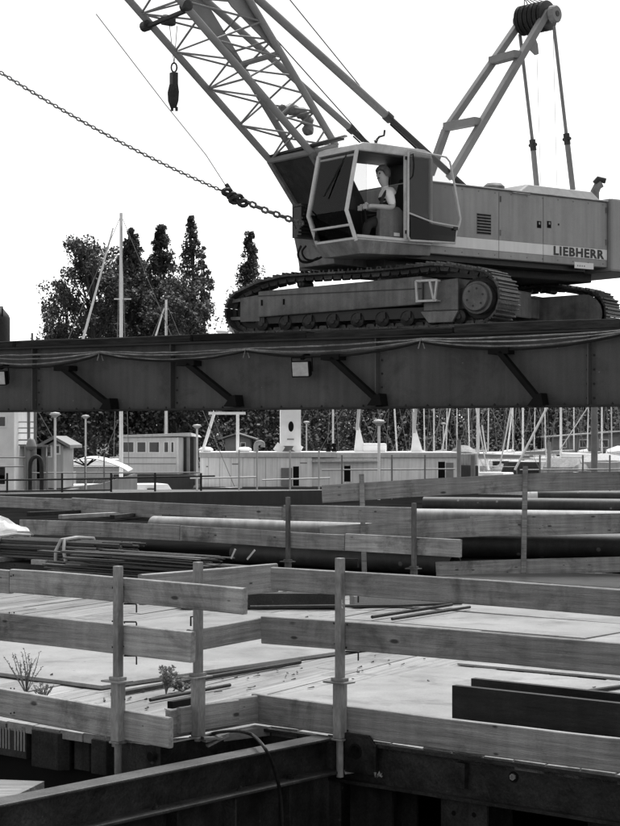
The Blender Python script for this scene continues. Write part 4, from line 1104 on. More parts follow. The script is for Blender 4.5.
# front frame box beyond the cab, boom foot
RB0 = 1.0
fa_, za_ = fz(295, 237, RB0 + .2); 
RFF = RB0 + .9
fo = MB(); fo.prism([UP(fz(293.5, 237, RFF)[0], RB0, fz(293.5, 237, RFF)[1]), UP(fz(297, 254, RFF)[0], RB0, fz(297, 254, RFF)[1]), UP(fz(299, 268, RFF)[0], RB0, fz(299, 268, RFF)[1]),
                     UP(fC, RB0, 4.52), UP(fC, RB0, 4.83)], UP.b * .9)
fo.build('front_frame', M_CRANED, crane, bevel=.015)
hb = MB().tube(smoothpath([UP.pt(*a, RB0 - .05) for a in ((301, 246), (298, 254), (301, 261), (309, 262), (318, 258))]), .02, 6); hb.build('hydraulic_hose', M_RUBBER, crane)
hb = MB().tube(smoothpath([UP.pt(*a, RB0 - .08) for a in ((306, 246), (302, 252), (306, 259), (315, 260), (325, 255))]), .016, 6); hb.build('hydraulic_hose', M_RUBBER, crane)
ri = MB()
for k in range(9):
    y_ = 207 + k * 3.6; xl = 306 - (y_ - 205) * .30
    ri.bar(UP.pt(xl, y_, RB0 + .25), UP.pt(xl + 17, y_ + .4, RB0 + .25), .03, .028)
ri.fbox(UP, fz(304, 220, RB0 + .3)[0] - .35, fz(300, 220, RB0 + .3)[0], RB0 + .27, RB0 + .5, fz(300, 237, RB0 + .3)[1], fz(305, 204, RB0 + .3)[1])
ri.build('winch_guard', M_GREASE, crane)

# ---- lattice boom: near chords at r = RB0, far chords at r = RB0 + WBM
WBM = 1.05
def ext(p0, p1, t): return (p0[0] + (p1[0] - p0[0]) * t, p0[1] + (p1[1] - p0[1]) * t)
Bf = fz(311, 152, RB0), fz(180, 0, RB0)                   # near belly chord, foot and higher up
Cf = fz(336, 146, RB0), fz(251, 3, RB0)                   # near back chord
TMAX = 1.75
boom = MB().tube([UP(Bf[0][0], RB0, Bf[0][1]), UP(*[ext(*Bf, TMAX)[0]], RB0, ext(*Bf, TMAX)[1])], .058, 10).build('boom', M_BOOM, crane, smooth=True)
tag(boom, 'tapering lattice boom of round tubes')
for (pair, r_) in ((Bf, RB0 + WBM), (Cf, RB0), (Cf, RB0 + WBM)):
    MB().tube([UP(pair[0][0], r_, pair[0][1]), UP(ext(*pair, TMAX)[0], r_, ext(*pair, TMAX)[1])], .055, 10).build('chord', M_BOOM, boom, smooth=True)
def pb(t, r_=RB0): e = ext(*Bf, t); return UP(e[0], r_, e[1])
def pc(t, r_=RB0): e = ext(*Cf, t); return UP(e[0], r_, e[1])
NP = 7
def lace(a, b, r=.017): MB().tube([a, b], r, 7).build('lacing', M_BOOM, boom, smooth=True)
ts = [TMAX * (k / NP) for k in range(NP + 1)]
RBF = RB0 + WBM
for k in range(NP):
    t0, t1 = ts[k], ts[k + 1]; tm = (t0 + t1) / 2
    for r_ in (RB0, RBF):                                  # side faces
        lace(pb(t0, r_), pc(tm, r_)); lace(pc(tm, r_), pb(t1, r_))
    lace(pb(t0, RBF), pb(tm, RB0)); lace(pb(tm, RB0), pb(t1, RBF))       # belly face
    lace(pc(t0, RB0), pc(tm, RBF)); lace(pc(tm, RBF), pc(t1, RB0))       # back face
    lace(pb(t0, RB0), pb(t0, RBF), .018) if k % 2 == 0 else lace(pc(t0, RB0), pc(t0, RBF), .018)
# foot frame and plated foot
for a, b, r_ in ((pb(0), pb(0, RBF), .05), (pc(0), pc(0, RBF), .05), (pb(0), pc(0), .05), (pb(0, RBF), pc(0, RBF), .05)):
    MB().tube([a, b], r_, 8).build('foot_frame', M_BOOM, boom, smooth=True)
e_ = (pb(0) - pb(0, RBF)).normalized()
MB().bar(pb(0, RBF) + Vector((0, 0, .06)), pb(0) + e_ * .75 + Vector((0, 0, .10)), .10, .03).build('foot_walkway', M_GREASE, boom)
MB().bar(pb(0, RBF) + Vector((0, 0, .11)) + UP.a * -.12, pb(0) + e_ * .7 + Vector((0, 0, .16)) + UP.a * -.12, .05, .03).build('foot_walkway', M_BOOM, boom)
piv = fz(345, 232, RB0 + .5)
foot = MB()
def bq(pt2, r_): return UP(pt2[0], r_, pt2[1])
b0_, c0_ = Bf[0], Cf[0]
mid_b = (b0_[0] * .38 + piv[0] * .62, b0_[1] * .42 + piv[1] * .58)
for r_ in (RB0 - .03, RBF - .0):
    MB().prism([bq(b0_, r_), bq(c0_, r_), (bq((piv[0] - .16, piv[1] + .1), r_)), (bq((piv[0] + .1, piv[1] - .1), r_))], UP.b * .03).build('foot_plate', M_CRANED, boom)
MB().prism([bq(b0_, RB0), bq(b0_, RBF), bq((piv[0] + .1, piv[1] - .1), RBF), bq((piv[0] + .1, piv[1] - .1), RB0)], (UP.a * -.6 + Vector((0, 0, .6))).normalized() * .03).build('foot_plate', M_GREASE, boom)
MB().bar(bq(b0_, RBF) , bq((piv[0] + .1, piv[1] - .1), RBF), .09, .09).build('foot_edge', M_CRANED, boom)
MB().bar(bq(b0_, RB0) , bq((piv[0] + .1, piv[1] - .1), RB0), .09, .09).build('foot_edge', M_CRANED, boom)
MB().tube([UP(piv[0], RB0 - .1, piv[1]), UP(piv[0], RBF + .1, piv[1])], .09, 12).build('foot_pin', M_GREASE, boom)
# back-face plate where the backstops bear
def pcx(t, r_, off): e = ext(*Cf, t); d = Vector((Cf[1][0] - Cf[0][0], Cf[1][1] - Cf[0][1])).normalized(); n = Vector((d.y, -d.x)); return UP(e[0] + n.x * off, r_, e[1] + n.y * off)
sgn = 1 if (pcx(.5, RB0, .1) - pb(.5)).length < (pc(.5) - pb(.5)).length else -1
for r_ in (RB0 + .06, RBF - .09):
    MB().prism([pcx(.66, r_, 0), pcx(1.6, r_, 0), pcx(1.6, r_, sgn * .34), pcx(1.05, r_, sgn * .28)], UP.b * .03).build('backstop_plate', M_BOOM, boom)
lace(pcx(.66, RB0, .0), pcx(.66, RBF, .0), .045)
# drooping sling on the boom: a torn crescent of rubber mat
tc0, tcz = fz(292, 119, RB0 + .5)
cres = []
for k in range(15):
    a = math.radians(165 - 215 * k / 14)
    cres.append(UP.pt(291 + 12 * math.cos(a) + k * .5, 116 - 10 * math.sin(a) + k * .75, RB0 + .5))
MB().tube(cres, [.04] + [.085 + .02 * math.sin(k * 2.3) for k in range(13)] + [.04], 9).build('hose_coil', M_CRANED, boom, smooth=True)
# backstops
for (x0, y0, x1, y1, x2, y2, r_, rr) in ((259, 0, 389, 118, 424, 150, RB0 + .1, .065), (262, 50, 352, 130, 372, 148, RBF - .1, .055)):
    d0 = UP.pt(x0, y0, r_); d1 = UP.pt(x1, y1, r_); d2 = UP.pt(x2, y2, r_)
    d0 = d1 + (d0 - d1) * (1.35 if r_ < RBF - .2 else 1.75)
    b1_ = MB().tube([d0, d1], rr, 12).build('backstop', M_BOOM, crane, smooth=True)
    MB().tube([d1, d2, d2 + (d2 - d1) * 1.3], rr * .8, 12).build('backstop_rod', M_GREASE, b1_, smooth=True)
    MB().tube([d1 + (d0 - d1) * .02, d1 - (d0 - d1) * .01], rr * 1.2, 12).build('collar', M_GREASE, b1_)
    MB().tube([d1 + Vector((.02, 0, -.1)), d2 + Vector((.03, 0, -.12))], .015, 6).build('backstop_hose', M_RUBBER, b1_)

# ---- gantry (A-frame)
RG0, RG1 = 1.05, 1.75
def gp(x, y, r): return UP.pt(x, y, r)
nb, ntp = gp(450, 178, RG0), gp(547, 12, RG0 + .05)
gan = MB().bar(nb, ntp, .11, .13, UP.b).build('gantry', M_BOOM, crane, bevel=.012)
tag(gan, 'tall A-frame gantry behind the cab')
fb0, fb1, fb2 = gp(430, 175, RG1 + .1), gp(446, 130, RG1 + .05), gp(519, 24, RG1 - .05)
MB().bar(fb0, fb1, .11, .12, UP.b).build('gantry_leg', M_BOOM, gan, bevel=.012)
MB().bar(fb1, fb2, .11, .12, UP.b).build('gantry_leg', M_BOOM, gan, bevel=.012)
for (xa, ya, xb, yb) in ((446, 127, 478, 121), (492, 61, 518, 54)):
    MB().bar(gp(xa, ya, RG1), gp(xb, yb, RG0), .16, .13).build('gantry_crossbar', M_BOOM, gan, bevel=.012)
ax0, ax1 = gp(555, 14, RG0 - .05), gp(518, 22, RG1 + .0)
axd = (ax1 - ax0).normalized(); axl = (ax1 - ax0).length
MB().tube([ax0 - axd * .06, ax1 + axd * .06], .05, 10).build('sheave_pin', M_GREASE, gan)
for k in range(6):
    o_ = ax0 + axd * (axl * (.16 + .75 * k / 6))
    MB().lathe(o_, axd, [(.06, 0), (.22, .0), (.255, .012), (.225, .035), (.225, .05), (.255, .072), (.22, .085), (.06, .085)], 26).build('sheave', M_GREASE, gan, smooth=True)
MB().lathe(ax0, axd, [(.0, -.05), (.13, -.05), (.15, -.03), (.15, .05), (0, .05)], 18).build('head_plate', M_BOOM, gan)
MB().lathe(ax1, axd, [(.0, -.03), (.11, -.03), (.11, .03), (0, .03)], 18).build('head_plate', M_BOOM, gan)
lg = gp(535, 50, RG0); MB().prism([gp(527, 46, RG0), gp(536, 55, RG0), gp(539, 54, RG0), gp(538, 44, RG0), gp(534, 34, RG0)], UP.b * .03).build('lug', M_BOOM, gan)
for (x0, y0, xc, yc, x1, y1, r_) in ((554, 26, 567, 139, 573, 190, RG0), (520, 34, 533, 145, 537, 188, RG1)):
    a, c_, b = gp(x0, y0, r_), gp(xc, yc, r_), gp(x1, y1, r_)
    st = MB().tube([a, c_], .03, 8).build('rear_strut', M_BOOM, gan, smooth=True)
    MB().tube([c_ + (a - c_) * .02, b], .048, 8).build('strut_rod', M_BOOM, gan, smooth=True)
    MB().tube([c_ + (a - c_) * .05, c_ - (a - c_) * .05], .055, 8).build('strut_coupling', M_GREASE, gan)
    MB().lathe(c_ - UP.b * .08, UP.b, [(.03, 0), (.03, .16), (0, .16)], 8).build('coupling_pin', M_GREASE, gan)
MB().fbox(UP, fz(480, 180, RG0)[0] , fz(432, 180, RG0)[0], RG0 - .06, RG0 + .06, ZT + .02, ZT + .14).build('gantry_base', M_CRANE, crane, bevel=.02)

# ---- ropes of the crane
def rope(a, b, r=.011, sag=0, name='wire_rope', n=8, mm=M_ROPE, parent=crane):
    pts = [a.lerp(b, k / n) - Vector((0, 0, sag * 4 * (k / n) * (1 - k / n))) for k in range(n + 1)]
    return MB().tube(pts, r, 5).build(name, mm, parent, smooth=True)
rope(gp(282, -10, 1.3), gp(360, 86, 1.3), .010); rope(gp(250, 10, 1.9), gp(367, 141, 1.9), .011)
for k in range(6):
    o_ = ax0 + axd * (axl * (.2 + .75 * k / 6)) + Vector((0, 0, .22))
    rope(o_, gp(498 + k * 6.5 - 6, -14, RG1 - .1 * k), .009)
for (x0, y0, x1, y1) in ((537, 54, 541, 190), (553, 24, 557, 186)):
    rope(gp(x0, y0, RG0 + .3), gp(x1, y1, RG0 + .3), .004)

# ---- hook block, chain, tag line
hk = thing('hook_block', UP.pt(174, 112, RBF), 'small dark hook block hanging below the boom tube', 'hook')
RHK = RBF
def hp_(x, y): return UP.pt(x, y, RHK)
eye = [hp_(174 + 2.8 * math.cos(a), 67.5 + 4.6 * math.sin(a)) for a in [2 * math.pi * k / 14 for k in range(14)]]
MB().tube(eye, .014, 6, closed=True).build('eye', M_GREASE, hk, smooth=True)
MB().fbox(UP, fz(176.5, 80, RHK)[0], fz(171, 80, RHK)[0], RHK - .05, RHK + .05, hp_(174, 86).z, hp_(174, 72.5).z).build('swivel', M_GREASE, hk, bevel=.012)
shp_ = [(170.2, 84), (178.2, 84), (179.2, 92), (178.6, 101), (176.5, 108), (171.5, 108), (168.8, 101), (168.4, 92)]
for r_ in (RHK - .075, RHK + .045): MB().prism([UP.pt(x, y, r_) for x, y in shp_], UP.b * .03).build('cheek_plate', M_DARK, hk, bevel=.006)
MB().lathe(UP.pt(173.8, 94, RHK - .035), UP.b, [(.02, 0), (.065, 0), (.075, .01), (.06, .035), (.075, .06), (.065, .07), (.02, .07)], 20).build('sheave', M_GREASE, hk, smooth=True)
for x_ in (172, 176.5): MB().tube([hp_(x_, 107), hp_(x_, 111)], .022, 8).build('bolt', M_GREASE, hk)
for x_ in (169.5, 177): MB().tube([hp_(x_, 26), hp_(174, 64)], .006, 5).build('sling', M_ROPE, hk)
MB().fbox(UP, fz(172, 20, RHK)[0], fz(160, 20, RHK)[0], RHK - .12, RHK + .0, hp_(165, 26).z, hp_(165, 16).z).build('rope_guide', M_GREASE, boom, bevel=.03)
MB().bar(UP.pt(146, 27, RBF), UP.pt(190, 9, RB0), .07, .06).build('boom_joint', M_GREASE, boom, bevel=.02)
for a_ in (UP.pt(146, 26, RBF), UP.pt(186, 6, RB0)): MB().lathe(a_ - UP.b * .1, UP.b, [(.05, .03), (.08, .04), (.08, .16), (.05, .17)], 12).build('boom_joint_pin', M_GREASE, boom)

def chain_mesh(pts, ln, r):
    """links set end to end along a path, every second one turned"""
    mb = MB(); seg = []
    for i in range(len(pts) - 1): seg.append((pts[i], pts[i + 1], (pts[i + 1] - pts[i]).length))
    tot_ = sum(x[2] for x in seg)
    def at_(d):
        for a, b, l in seg:
            if d <= l: return a.lerp(b, d / l)
            d -= l
        return seg[-1][1]
    n = int(tot_ / (ln * .74)); 
    for k in range(n):
        d = (k + .5) * tot_ / n
        c = at_(d); t = (at_(min(tot_, d + ln * .4)) - at_(max(0, d - ln * .4))).normalized()
        x = t.cross(Vector((0, 0, 1))).normalized(); y = x.cross(t)
        if k % 2: x = y
        rr_ = ln * .24; ring = []
        for j in range(10):
            a = 2 * math.pi * j / 10
            ring.append(c + t * (math.cos(a) * rr_ + (ln / 2 - rr_ - r) * (1 if math.cos(a) > 0 else -1)) + x * math.sin(a) * rr_)
        mb.tube(ring, r, 4, closed=True)
    return mb
RCH = 1.0
shk = UP.pt(232, 195, RCH)
ca, cb_ = UP.pt(-60, 33, RCH), shk
pts = []
for k in range(25):
    t = k / 24; p = ca.lerp(cb_, t); p.z -= .13 * 4 * t * (1 - t); pts.append(p)
tag(chain_mesh(pts, .085, .0105).build('chain', M_CHAIN, smooth=True), 'long thin chain running from the shackle up to the left edge', 'chain')
tag(chain_mesh([shk, UP.pt(262, 206, RCH).lerp(UP.pt(265, 213, RCH), .5), UP.pt(303, 224, RCH)], .15, .02).build('chain', M_CHAIN, smooth=True), 'heavy short chain from the shackle to the front of the crane', 'chain')
sk_ = thing('shackle', shk, 'dark shackle joining the chains left of the cab', 'shackle')
for (x, y, r_) in ((227, 192, .05), (232, 196, .06), (238, 198, .06), (234, 200, .05), (243, 203, .05)):
    ring = [UP.pt(x + 4.2 * math.cos(a), y + 3.0 * math.sin(a), RCH + .03 * math.sin(a)) for a in [2 * math.pi * k / 10 for k in range(10)]]
    MB().tube(ring, .03, 6, closed=True).build('link', M_GREASE, sk_, smooth=True)
MB().bar(UP.pt(226, 184, RCH), UP.pt(240, 205, RCH), .05, .05).build('bolt', M_GREASE, sk_, bevel=.01)
tag(MB().tube([UP.pt(226, 186, RCH), UP.pt(206, 155, RCH), UP.pt(165, 104, RCH), UP.pt(96, 14, RCH + .1)], .007, 5).build('tag_line', M_ROPE), 'thin straight wire rising left from the shackle', 'wire')
mr = [UP.pt(*a, RCH - .1) for a in ((296, 229), (293, 222), (293, 207), (303, 205.5))]
MB().tube(mr, .012, 6).build('mirror_bracket', M_GREASE, crane)
# ================================================================ OPERATOR in the cab
def person_operator():
    R_ = .35
    def H(x, y, r=R_): return UP.pt(x, y, r - .13)
    V, rad, E, kind = [], [], [], []
    def add(p, r, parent, k):
        V.append(p); rad.append(r)
        if parent is not None: E.append((parent, len(V) - 1)); kind.append(k)
        return len(V) - 1
    hip = add(H(391.5, 222), .13, None, 2); t0 = add(H(390, 212), .125, hip, 2); chest = add(H(388, 200), .15, t0, 2)
    up_ = add(H(387, 192.5), .12, chest, 1); nk = add(H(385.8, 188.2), .056, up_, 1); nk2 = add(H(384.9, 185.5), .056, nk, 0)
    h0 = add(H(383.4, 181), .085, nk2, 0); h1 = add(H(382.7, 175), .102, h0, 0); h2 = add(H(383.0, 168.8), .082, h1, 0)
    hands = []
    for r_, sh, el, wr in ((.17, (389.5, 194), (393, 208), (373, 206)), (.53, (385.5, 194), (389, 210), (368, 208))):
        s_ = add(H(*sh, r_), .075, up_, 1)
        m_ = add(H(sh[0] * .4 + el[0] * .6, sh[1] * .4 + el[1] * .6, r_ - .03), .07, s_, 1)
        e_ = add(H(el[0], el[1], r_ - .03), .05, m_, 0)
        w_ = add(H(wr[0], wr[1], .15 if r_ < .3 else .40), .034, e_, 0)
        hands.append(add(H(wr[0] - 5, wr[1] + .3, .13 if r_ < .3 else .38), .037, w_, 0))
    for r_ in (.24, .46):
        k_ = add(H(368, 223, r_), .08, hip, 2); a_ = add(H(365, 237.5, r_), .055, k_, 2); f_ = add(H(357.5, 238.5, r_), .04, a_, 2)
    org = V[hip].copy()
    me = bpy.data.meshes.new('person'); me.from_pydata([v - org for v in V], E, [])
    ob = bpy.data.objects.new('person_tmp', me); COL.objects.link(ob)
    ob.modifiers.new('skin', 'SKIN'); ob.modifiers.new('sub', 'SUBSURF').levels = 2
    for i, v in enumerate(me.skin_vertices[0].data): v.radius = (rad[i], rad[i]); v.use_root = (i == 0)
    dg = bpy.context.evaluated_depsgraph_get(); me2 = bpy.data.meshes.new_from_object(ob.evaluated_get(dg))
    bpy.data.objects.remove(ob, do_unlink=True)
    me2.name = 'person'; me2.materials.clear()
    for m_ in (M_SKIN, M_SHIRT, M_OVERALL): me2.materials.append(m_)
    for p in me2.polygons:
        c = p.center + org; best = (1e9, 0)
        for (i, j), k in zip(E, kind):
            a, b = V[i], V[j]; t = max(0, min(1, (c - a).dot(b - a) / (b - a).length_squared)); dd = (c - a.lerp(b, t)).length / (rad[i] * (1 - t) + rad[j] * t)
            if dd < best[0]: best = (dd, k)
        p.material_index = best[1]; p.use_smooth = True
    o = bpy.data.objects.new('person', me2); COL.objects.link(o); o.location = org; o['_o'] = tuple(org)
    tag(o, 'crane operator in white T-shirt and dark overalls seated in the open cab', 'person')
    # hair cap, bib and straps, ear, nose
    hc = V[h1]
    hair = MB(); rr = .118; rings = []
    for i in range(9):
        th = math.radians(4 + 108 * i / 8)
        ring = []
        for j in range(18):
            ph = 2 * math.pi * j / 18
            d = (-UP.a * math.cos(ph) + UP.b * math.sin(ph))
            lim = 1.0 if math.cos(ph) > -.25 else .62
            t2 = th * lim
            ring.append(hc + Vector((0, 0, .02)) + d * (rr * math.sin(t2) * (1.06 if math.cos(ph) > 0 else 1)) + Vector((0, 0, rr * 1.15 * math.cos(t2))))
        rings.append(ring)
    hair.ring_loft(rings); hair.build('hair', M_HAIR, o, smooth=True)
    f0 = hc + UP.a * .092
    MB().hexa([f0 + UP.b * -.016 + Vector((0, 0, -.03)), f0 + UP.b * .016 + Vector((0, 0, -.03)), f0 + UP.a * .032 + UP.b * .012 + Vector((0, 0, -.03)), f0 + UP.a * .032 + UP.b * -.012 + Vector((0, 0, -.03)),
               f0 + UP.b * -.008 + Vector((0, 0, .02)), f0 + UP.b * .008 + Vector((0, 0, .02)), f0 + UP.a * .008 + UP.b * .006 + Vector((0, 0, .02)), f0 + UP.a * .008 + UP.b * -.006 + Vector((0, 0, .02))]).build('nose', M_SKIN, o, bevel=.004)
    for s_ in (-1, 1):
        MB().lathe(f0 + UP.b * (.034 * s_) + Vector((0, 0, .015)) - UP.a * .012, UP.a, [(.0, 0), (.013, .004), (.011, .012), (0, .015)], 8).build('eye', M_OVERALL, o)
        MB().lathe(hc + UP.b * (.098 * s_) + Vector((0, 0, -.005)) - UP.a * .005, UP.b * s_, [(.03, -.01), (.032, .006), (.02, .014), (0, .014)], 10).build('ear', M_SKIN, o)
    MB().bar(f0 + UP.b * -.03 + Vector((0, 0, -.055)) - UP.a * .006, f0 + UP.b * .03 + Vector((0, 0, -.055)) - UP.a * .006, .012, .01).build('mouth', M_OVERALL, o)
    bib = MB()
    def Hs(x, y, r): return UP.pt(x, y, r - .135)
    bib.prism([Hs(379.5, 203, .20), Hs(380.5, 213, .20), Hs(380.5, 213, .5), Hs(379.5, 203, .5)], -UP.a * .05)
    bib.prism([Hs(380, 207, .19), Hs(393, 209, .19), Hs(397, 218, .19), Hs(381, 216, .19)], UP.b * .03)
    bib.build('bib', M_OVERALL, o, bevel=.005)
    st_ = MB(); st_.tube([Hs(381, 206, .19), Hs(382.5, 198, .19), Hs(386, 191.5, .22), Hs(391, 194, .24), Hs(394, 207, .21)], .026, 6); st_.build('strap', M_OVERALL, o)
    st_ = MB(); st_.tube([Hs(381, 206, .50), Hs(382.5, 198, .50), Hs(386, 191.5, .48), Hs(391, 194, .46), Hs(394, 207, .48)], .028, 6); st_.build('strap', M_OVERALL, o)
    # fingers closed on the levers
    for w_ in hands:
        hpos = V[w_]
        for k in range(4):
            b = hpos + Vector((0, 0, .025 - .018 * k)) + UP.a * .02
            MB().tube([b, b + UP.a * .035 + UP.b * .01, b + UP.a * .045 + UP.b * .035, b + UP.a * .02 + UP.b * .05], [.010, .0095, .009, .008], 6).build('finger', M_SKIN, o, smooth=True)
        b = hpos + Vector((0, 0, .03)); MB().tube([b, b + UP.a * .03 + Vector((0, 0, .02)), b + UP.a * .055 + Vector((0, 0, .012))], [.012, .011, .009], 6).build('thumb', M_SKIN, o, smooth=True)
person_operator()

# ================================================================ PIPE YARD behind the deck
yard = MB().fbox(DK, -48, 6, VF + .06, 52, -1.9, -.06).build('pontoon', mat('yard_ground', .013, .95, var=.5, scale=.8, bump=.4, spec=0.0)); tag(yard, kind='structure')
def pipe(a, b, r, mm, label, z=None):
    ax = (b - a).normalized(); L = (b - a).length
    m_ = MB().lathe(a, ax, [(r - .02, .3), (r - .02, 0), (r, 0), (r, L), (r - .02, L), (r - .02, L - .3)], 28)
    o = m_.build('steel_pipe', mm, smooth=True, origin=a)
    return tag(o, label, 'pipe', 'pipes lying beyond the deck')
def pline(x0, y0, x1, y1, zc):
    a, b = G(x0, y0, zc), G(x1, y1, zc); return a, b
def onv(x, v, zc): k = (x - CX) / FPX; d = v / (s40 * k + c40); return Vector((k * d, d, zc))
pipe(onv(236, 21.1, .10), onv(455, 21.1, .10), .16, M_PIPED, 'dark pipe directly behind the long far guard rail')
pipe(*pline(452, 544.5, 760, 547, .15), .205, M_PIPED, 'dark pipe with pale scuffs behind the right far guard rail')
pipe(*pline(154, 526.5, 436, 537, .15), .21, M_PIPEL, 'pale dusty pipe showing through the far guard rail')
pipe(*pline(404, 518, 640, 521, .15), .21, M_PIPEL, 'pale pipe behind the two scuffed dark pipes on the right')
pipe(*pline(424, 504.5, 760, 508.5, .15), .205, M_PIPED, 'long dark pipe right of centre, second from the back')
pipe(*pline(538, 496, 760, 497.5, .13), .17, M_PIPED, 'short dark pipe with a pale end, farthest back at the right')
c_ = G(537.5, 496, .13); tag(MB().lathe(c_, (-1, 0, 0), [(.15, 0), (.19, .02), (.19, .22), (.12, .3), (0, .3)], 18).build('pipe_cap', M_WHITE2, smooth=True), 'white plastic cap on the end of the farthest pipe', 'cap')
for i, (x_, y_) in enumerate(((300, 545), (440, 552), (520, 557), (600, 557))):
    c_ = G(x_, y_, -.06); tag(MB().box((c_.x, c_.y + .1, -.03), .12, .5, .055).build('timber_chock', M_TIMBER), 'timber chock under the pipes, %s from the left' % ('first', 'second', 'third', 'fourth')[i], 'chock', 'chocks under the pipes')
# dark lumber seen between the rails
for i, (x0, y0, x1, y1) in enumerate(((28, 514, 95, 511), (60, 517, 120, 514), (112, 517, 158, 512), (70, 511, 160, 516), (330, 521, 420, 519))):
    a, b = G(x0, y0, .05), G(x1, y1, .05)
    tag(MB().bar(a, b, .12, .1).build('scaffold_pole', M_PIPEL if i % 2 else M_DARK, bevel=.01), 'loose beam lying in the yard beyond the far rail, %s from the left' % ('first', 'second', 'third', 'fourth', 'fifth')[i], 'beam', 'loose beams in the yard')
tag(MB().bar(G(-30, 503, .1), G(330, 498, .1), .5, .5).build('steel_box_girder', M_HULL, bevel=.02), 'long dark box girder lying in the yard behind the far rail', 'girder')

# ---------------------------------------------------------------- bar bundles and sheet at the left
sbx = MB().fbox(DK, onv(-90, 15.9, 0).dot(DK.a), onv(126, 15.9, 0).dot(DK.a), 15.7, 16.9, .0, .27)
tag(sbx.build('steel_box', M_DARK, bevel=.015), 'low dark steel box under the bundled bars at the left', 'box')
ub0, ub1 = onv(-80, 15.9, 0).dot(DK.a), onv(112, 15.9, 0).dot(DK.a)
bun = thing('bar_bundle', DK(ub0, 16, .33), 'bundle of dark bars bound with pale straps on the left box', 'bars')
for i in range(4):
    x_ = (-40, 12, 57, 92)[i]; c_ = onv(x_, 15.95, .30)
    tag(MB().fbox(DK, c_.dot(DK.a) - .14, c_.dot(DK.a) + .14, 15.62, 16.9, .272, .335).build('timber_bearer', M_DECKW, bevel=.008), 'short timber bearer under the bar bundle, %s from the left' % ('first', 'second', 'third', 'fourth')[i], 'bearer', 'bearers under the bar bundle')
for row in range(7):
    for k in range(8):
        v_ = 15.75 + .07 * k + rnd.uniform(-.01, .01) + (.02 if row % 2 else 0); z_ = .36 + row * .036
        a = DK(ub0, v_, z_); b = DK(ub1 + rnd.uniform(-.5, .35), v_ + rnd.uniform(-.03, .03), z_ + rnd.uniform(-.012, .012))
        mid = a.lerp(b, .5) - Vector((0, 0, .012))
        MB().tube([a, mid, b], .016, 6).build('bar', M_BAR, bun, smooth=True)
for x_ in (10, 70, 80):
    c_ = onv(x_, 15.95, .36); u_ = c_.dot(DK.a); lean = .05 if x_ == 70 else (-.08 if x_ == 80 else .03)
    MB().tube([DK(u_, 15.70, .335), DK(u_ + lean * .3, 15.69, .46), DK(u_ + lean, 15.75, .60), DK(u_ + lean * 1.2, 16.0, .62), DK(u_ + lean, 16.26, .6), DK(u_, 16.3, .335)], .024, 8).build('strap', M_STRAP, bun, smooth=True)
us0, us1 = onv(118, 15.6, 0).dot(DK.a), onv(272, 15.6, 0).dot(DK.a)
b2 = thing('sheet_bundle', DK(us0, 15.6, .06), 'fanned stack of long dark flat bars left of the notch', 'bars')
for i in range(13):
    for k in range(5):
        l0 = us0 + rnd.uniform(-1.2, .4); l1 = us1 - .05 * max(0, i - 6) * 2 - rnd.uniform(0, .6)
        z_ = .10 + i * .034; y_ = 15.3 + k * .12 + rnd.uniform(-.02, .02); dz = rnd.uniform(-.02, .03)
        MB().bar(DK(l0, y_, z_ + dz), DK(l1, y_ + rnd.uniform(-.05, .05), z_), .05 + .05 * (rnd.random() < .3), .014).build('flat_bar', M_BAR, b2)
for k, (x_, h_) in enumerate(((231, 12), (247, 11))):
    a = onv(x_, 15.4, .52); MB().bar(a, a + Vector((.05 + .04 * k, 0, .11)), .03, .02).build('end_hook', M_STRAP, b2)
for uu in (us0 + .4, us1 - .9): tag(MB().fbox(DK, uu, uu + .14, 15.2, 16.0, 0.0, .075).build('timber_bearer', M_DECKW), 'timber bearer under the %s end of the fanned flat bars' % ('left' if uu < us0 + .5 else 'right'), 'bearer')
# white plastic sheet heap
r_ = random.Random(3); tp = MB(); rings = []
cc = onv(-8, 16.4, 0)
for i in range(9):
    t = i / 8; ring = []
    for j in range(26):
        a = 2 * math.pi * j / 26
        rad = (1.0 - t ** 1.6) * (1 + .12 * math.sin(3 * a + 1) + r_.uniform(-.06, .06)) + .02
        ring.append(cc + DK.a * (math.cos(a) * .66 * rad * (1 + .07 * math.sin(7 * a + i))) + DK.b * (math.sin(a) * .36 * rad) + Vector((0, 0, .57 + .27 * t + .02 * math.sin(5 * a + 2 * i) + r_.uniform(-.02, .02))))
    rings.append(ring)
tp.ring_loft(rings); tag(tp.build('plastic_sheet', M_TARP, smooth=True), 'heap of white plastic sheet on the bars at the left edge', 'sheet')

# ================================================================ HARBOUR
def at_(px_, d, z): return Vector(((px_ - CX) / FPX * d, d, z))
def zy(py, d): return CZ + (HY - py) / FPX * d
def ppm(d): return FPX / d
# landing stage with railings
st = MB().fbox(WORLD, at_(-140, 60, 0).x, at_(335, 60, 0).x, 58.5, 62, WZ - .3, .12).build('landing_stage', M_HULL, bevel=.03); tag(st, 'dark floating landing stage beyond the pipe yard', 'pontoon')
def railing(d, posts, ytop, ybot, rails, label, mm=M_MIDG, r=.03):
    t = thing('railing', at_(posts[0], d, zy(ybot, d)), label, 'railing', 'railings on the landing stage')
    for x_ in posts: MB().tube([at_(x_, d, zy(ybot, d)), at_(x_, d, zy(ytop, d))], r, 6).build('post', mm, t, smooth=True)
    for y0, y1, xa, xb in rails: MB().tube([at_(xa, d, zy(y0, d)), at_(xb, d, zy(y1, d))], r * .85, 6).build('rail', mm, t, smooth=True)
railing(58.9, (7, 62, 111, 155, 201), 473, 492.5, ((481, 478.5, -60, 112), (478, 476, 112, 215), (494 - 2, 490, -60, 112)), 'dark railing with long pipe rails at the left of the landing stage', M_DARK, .035)
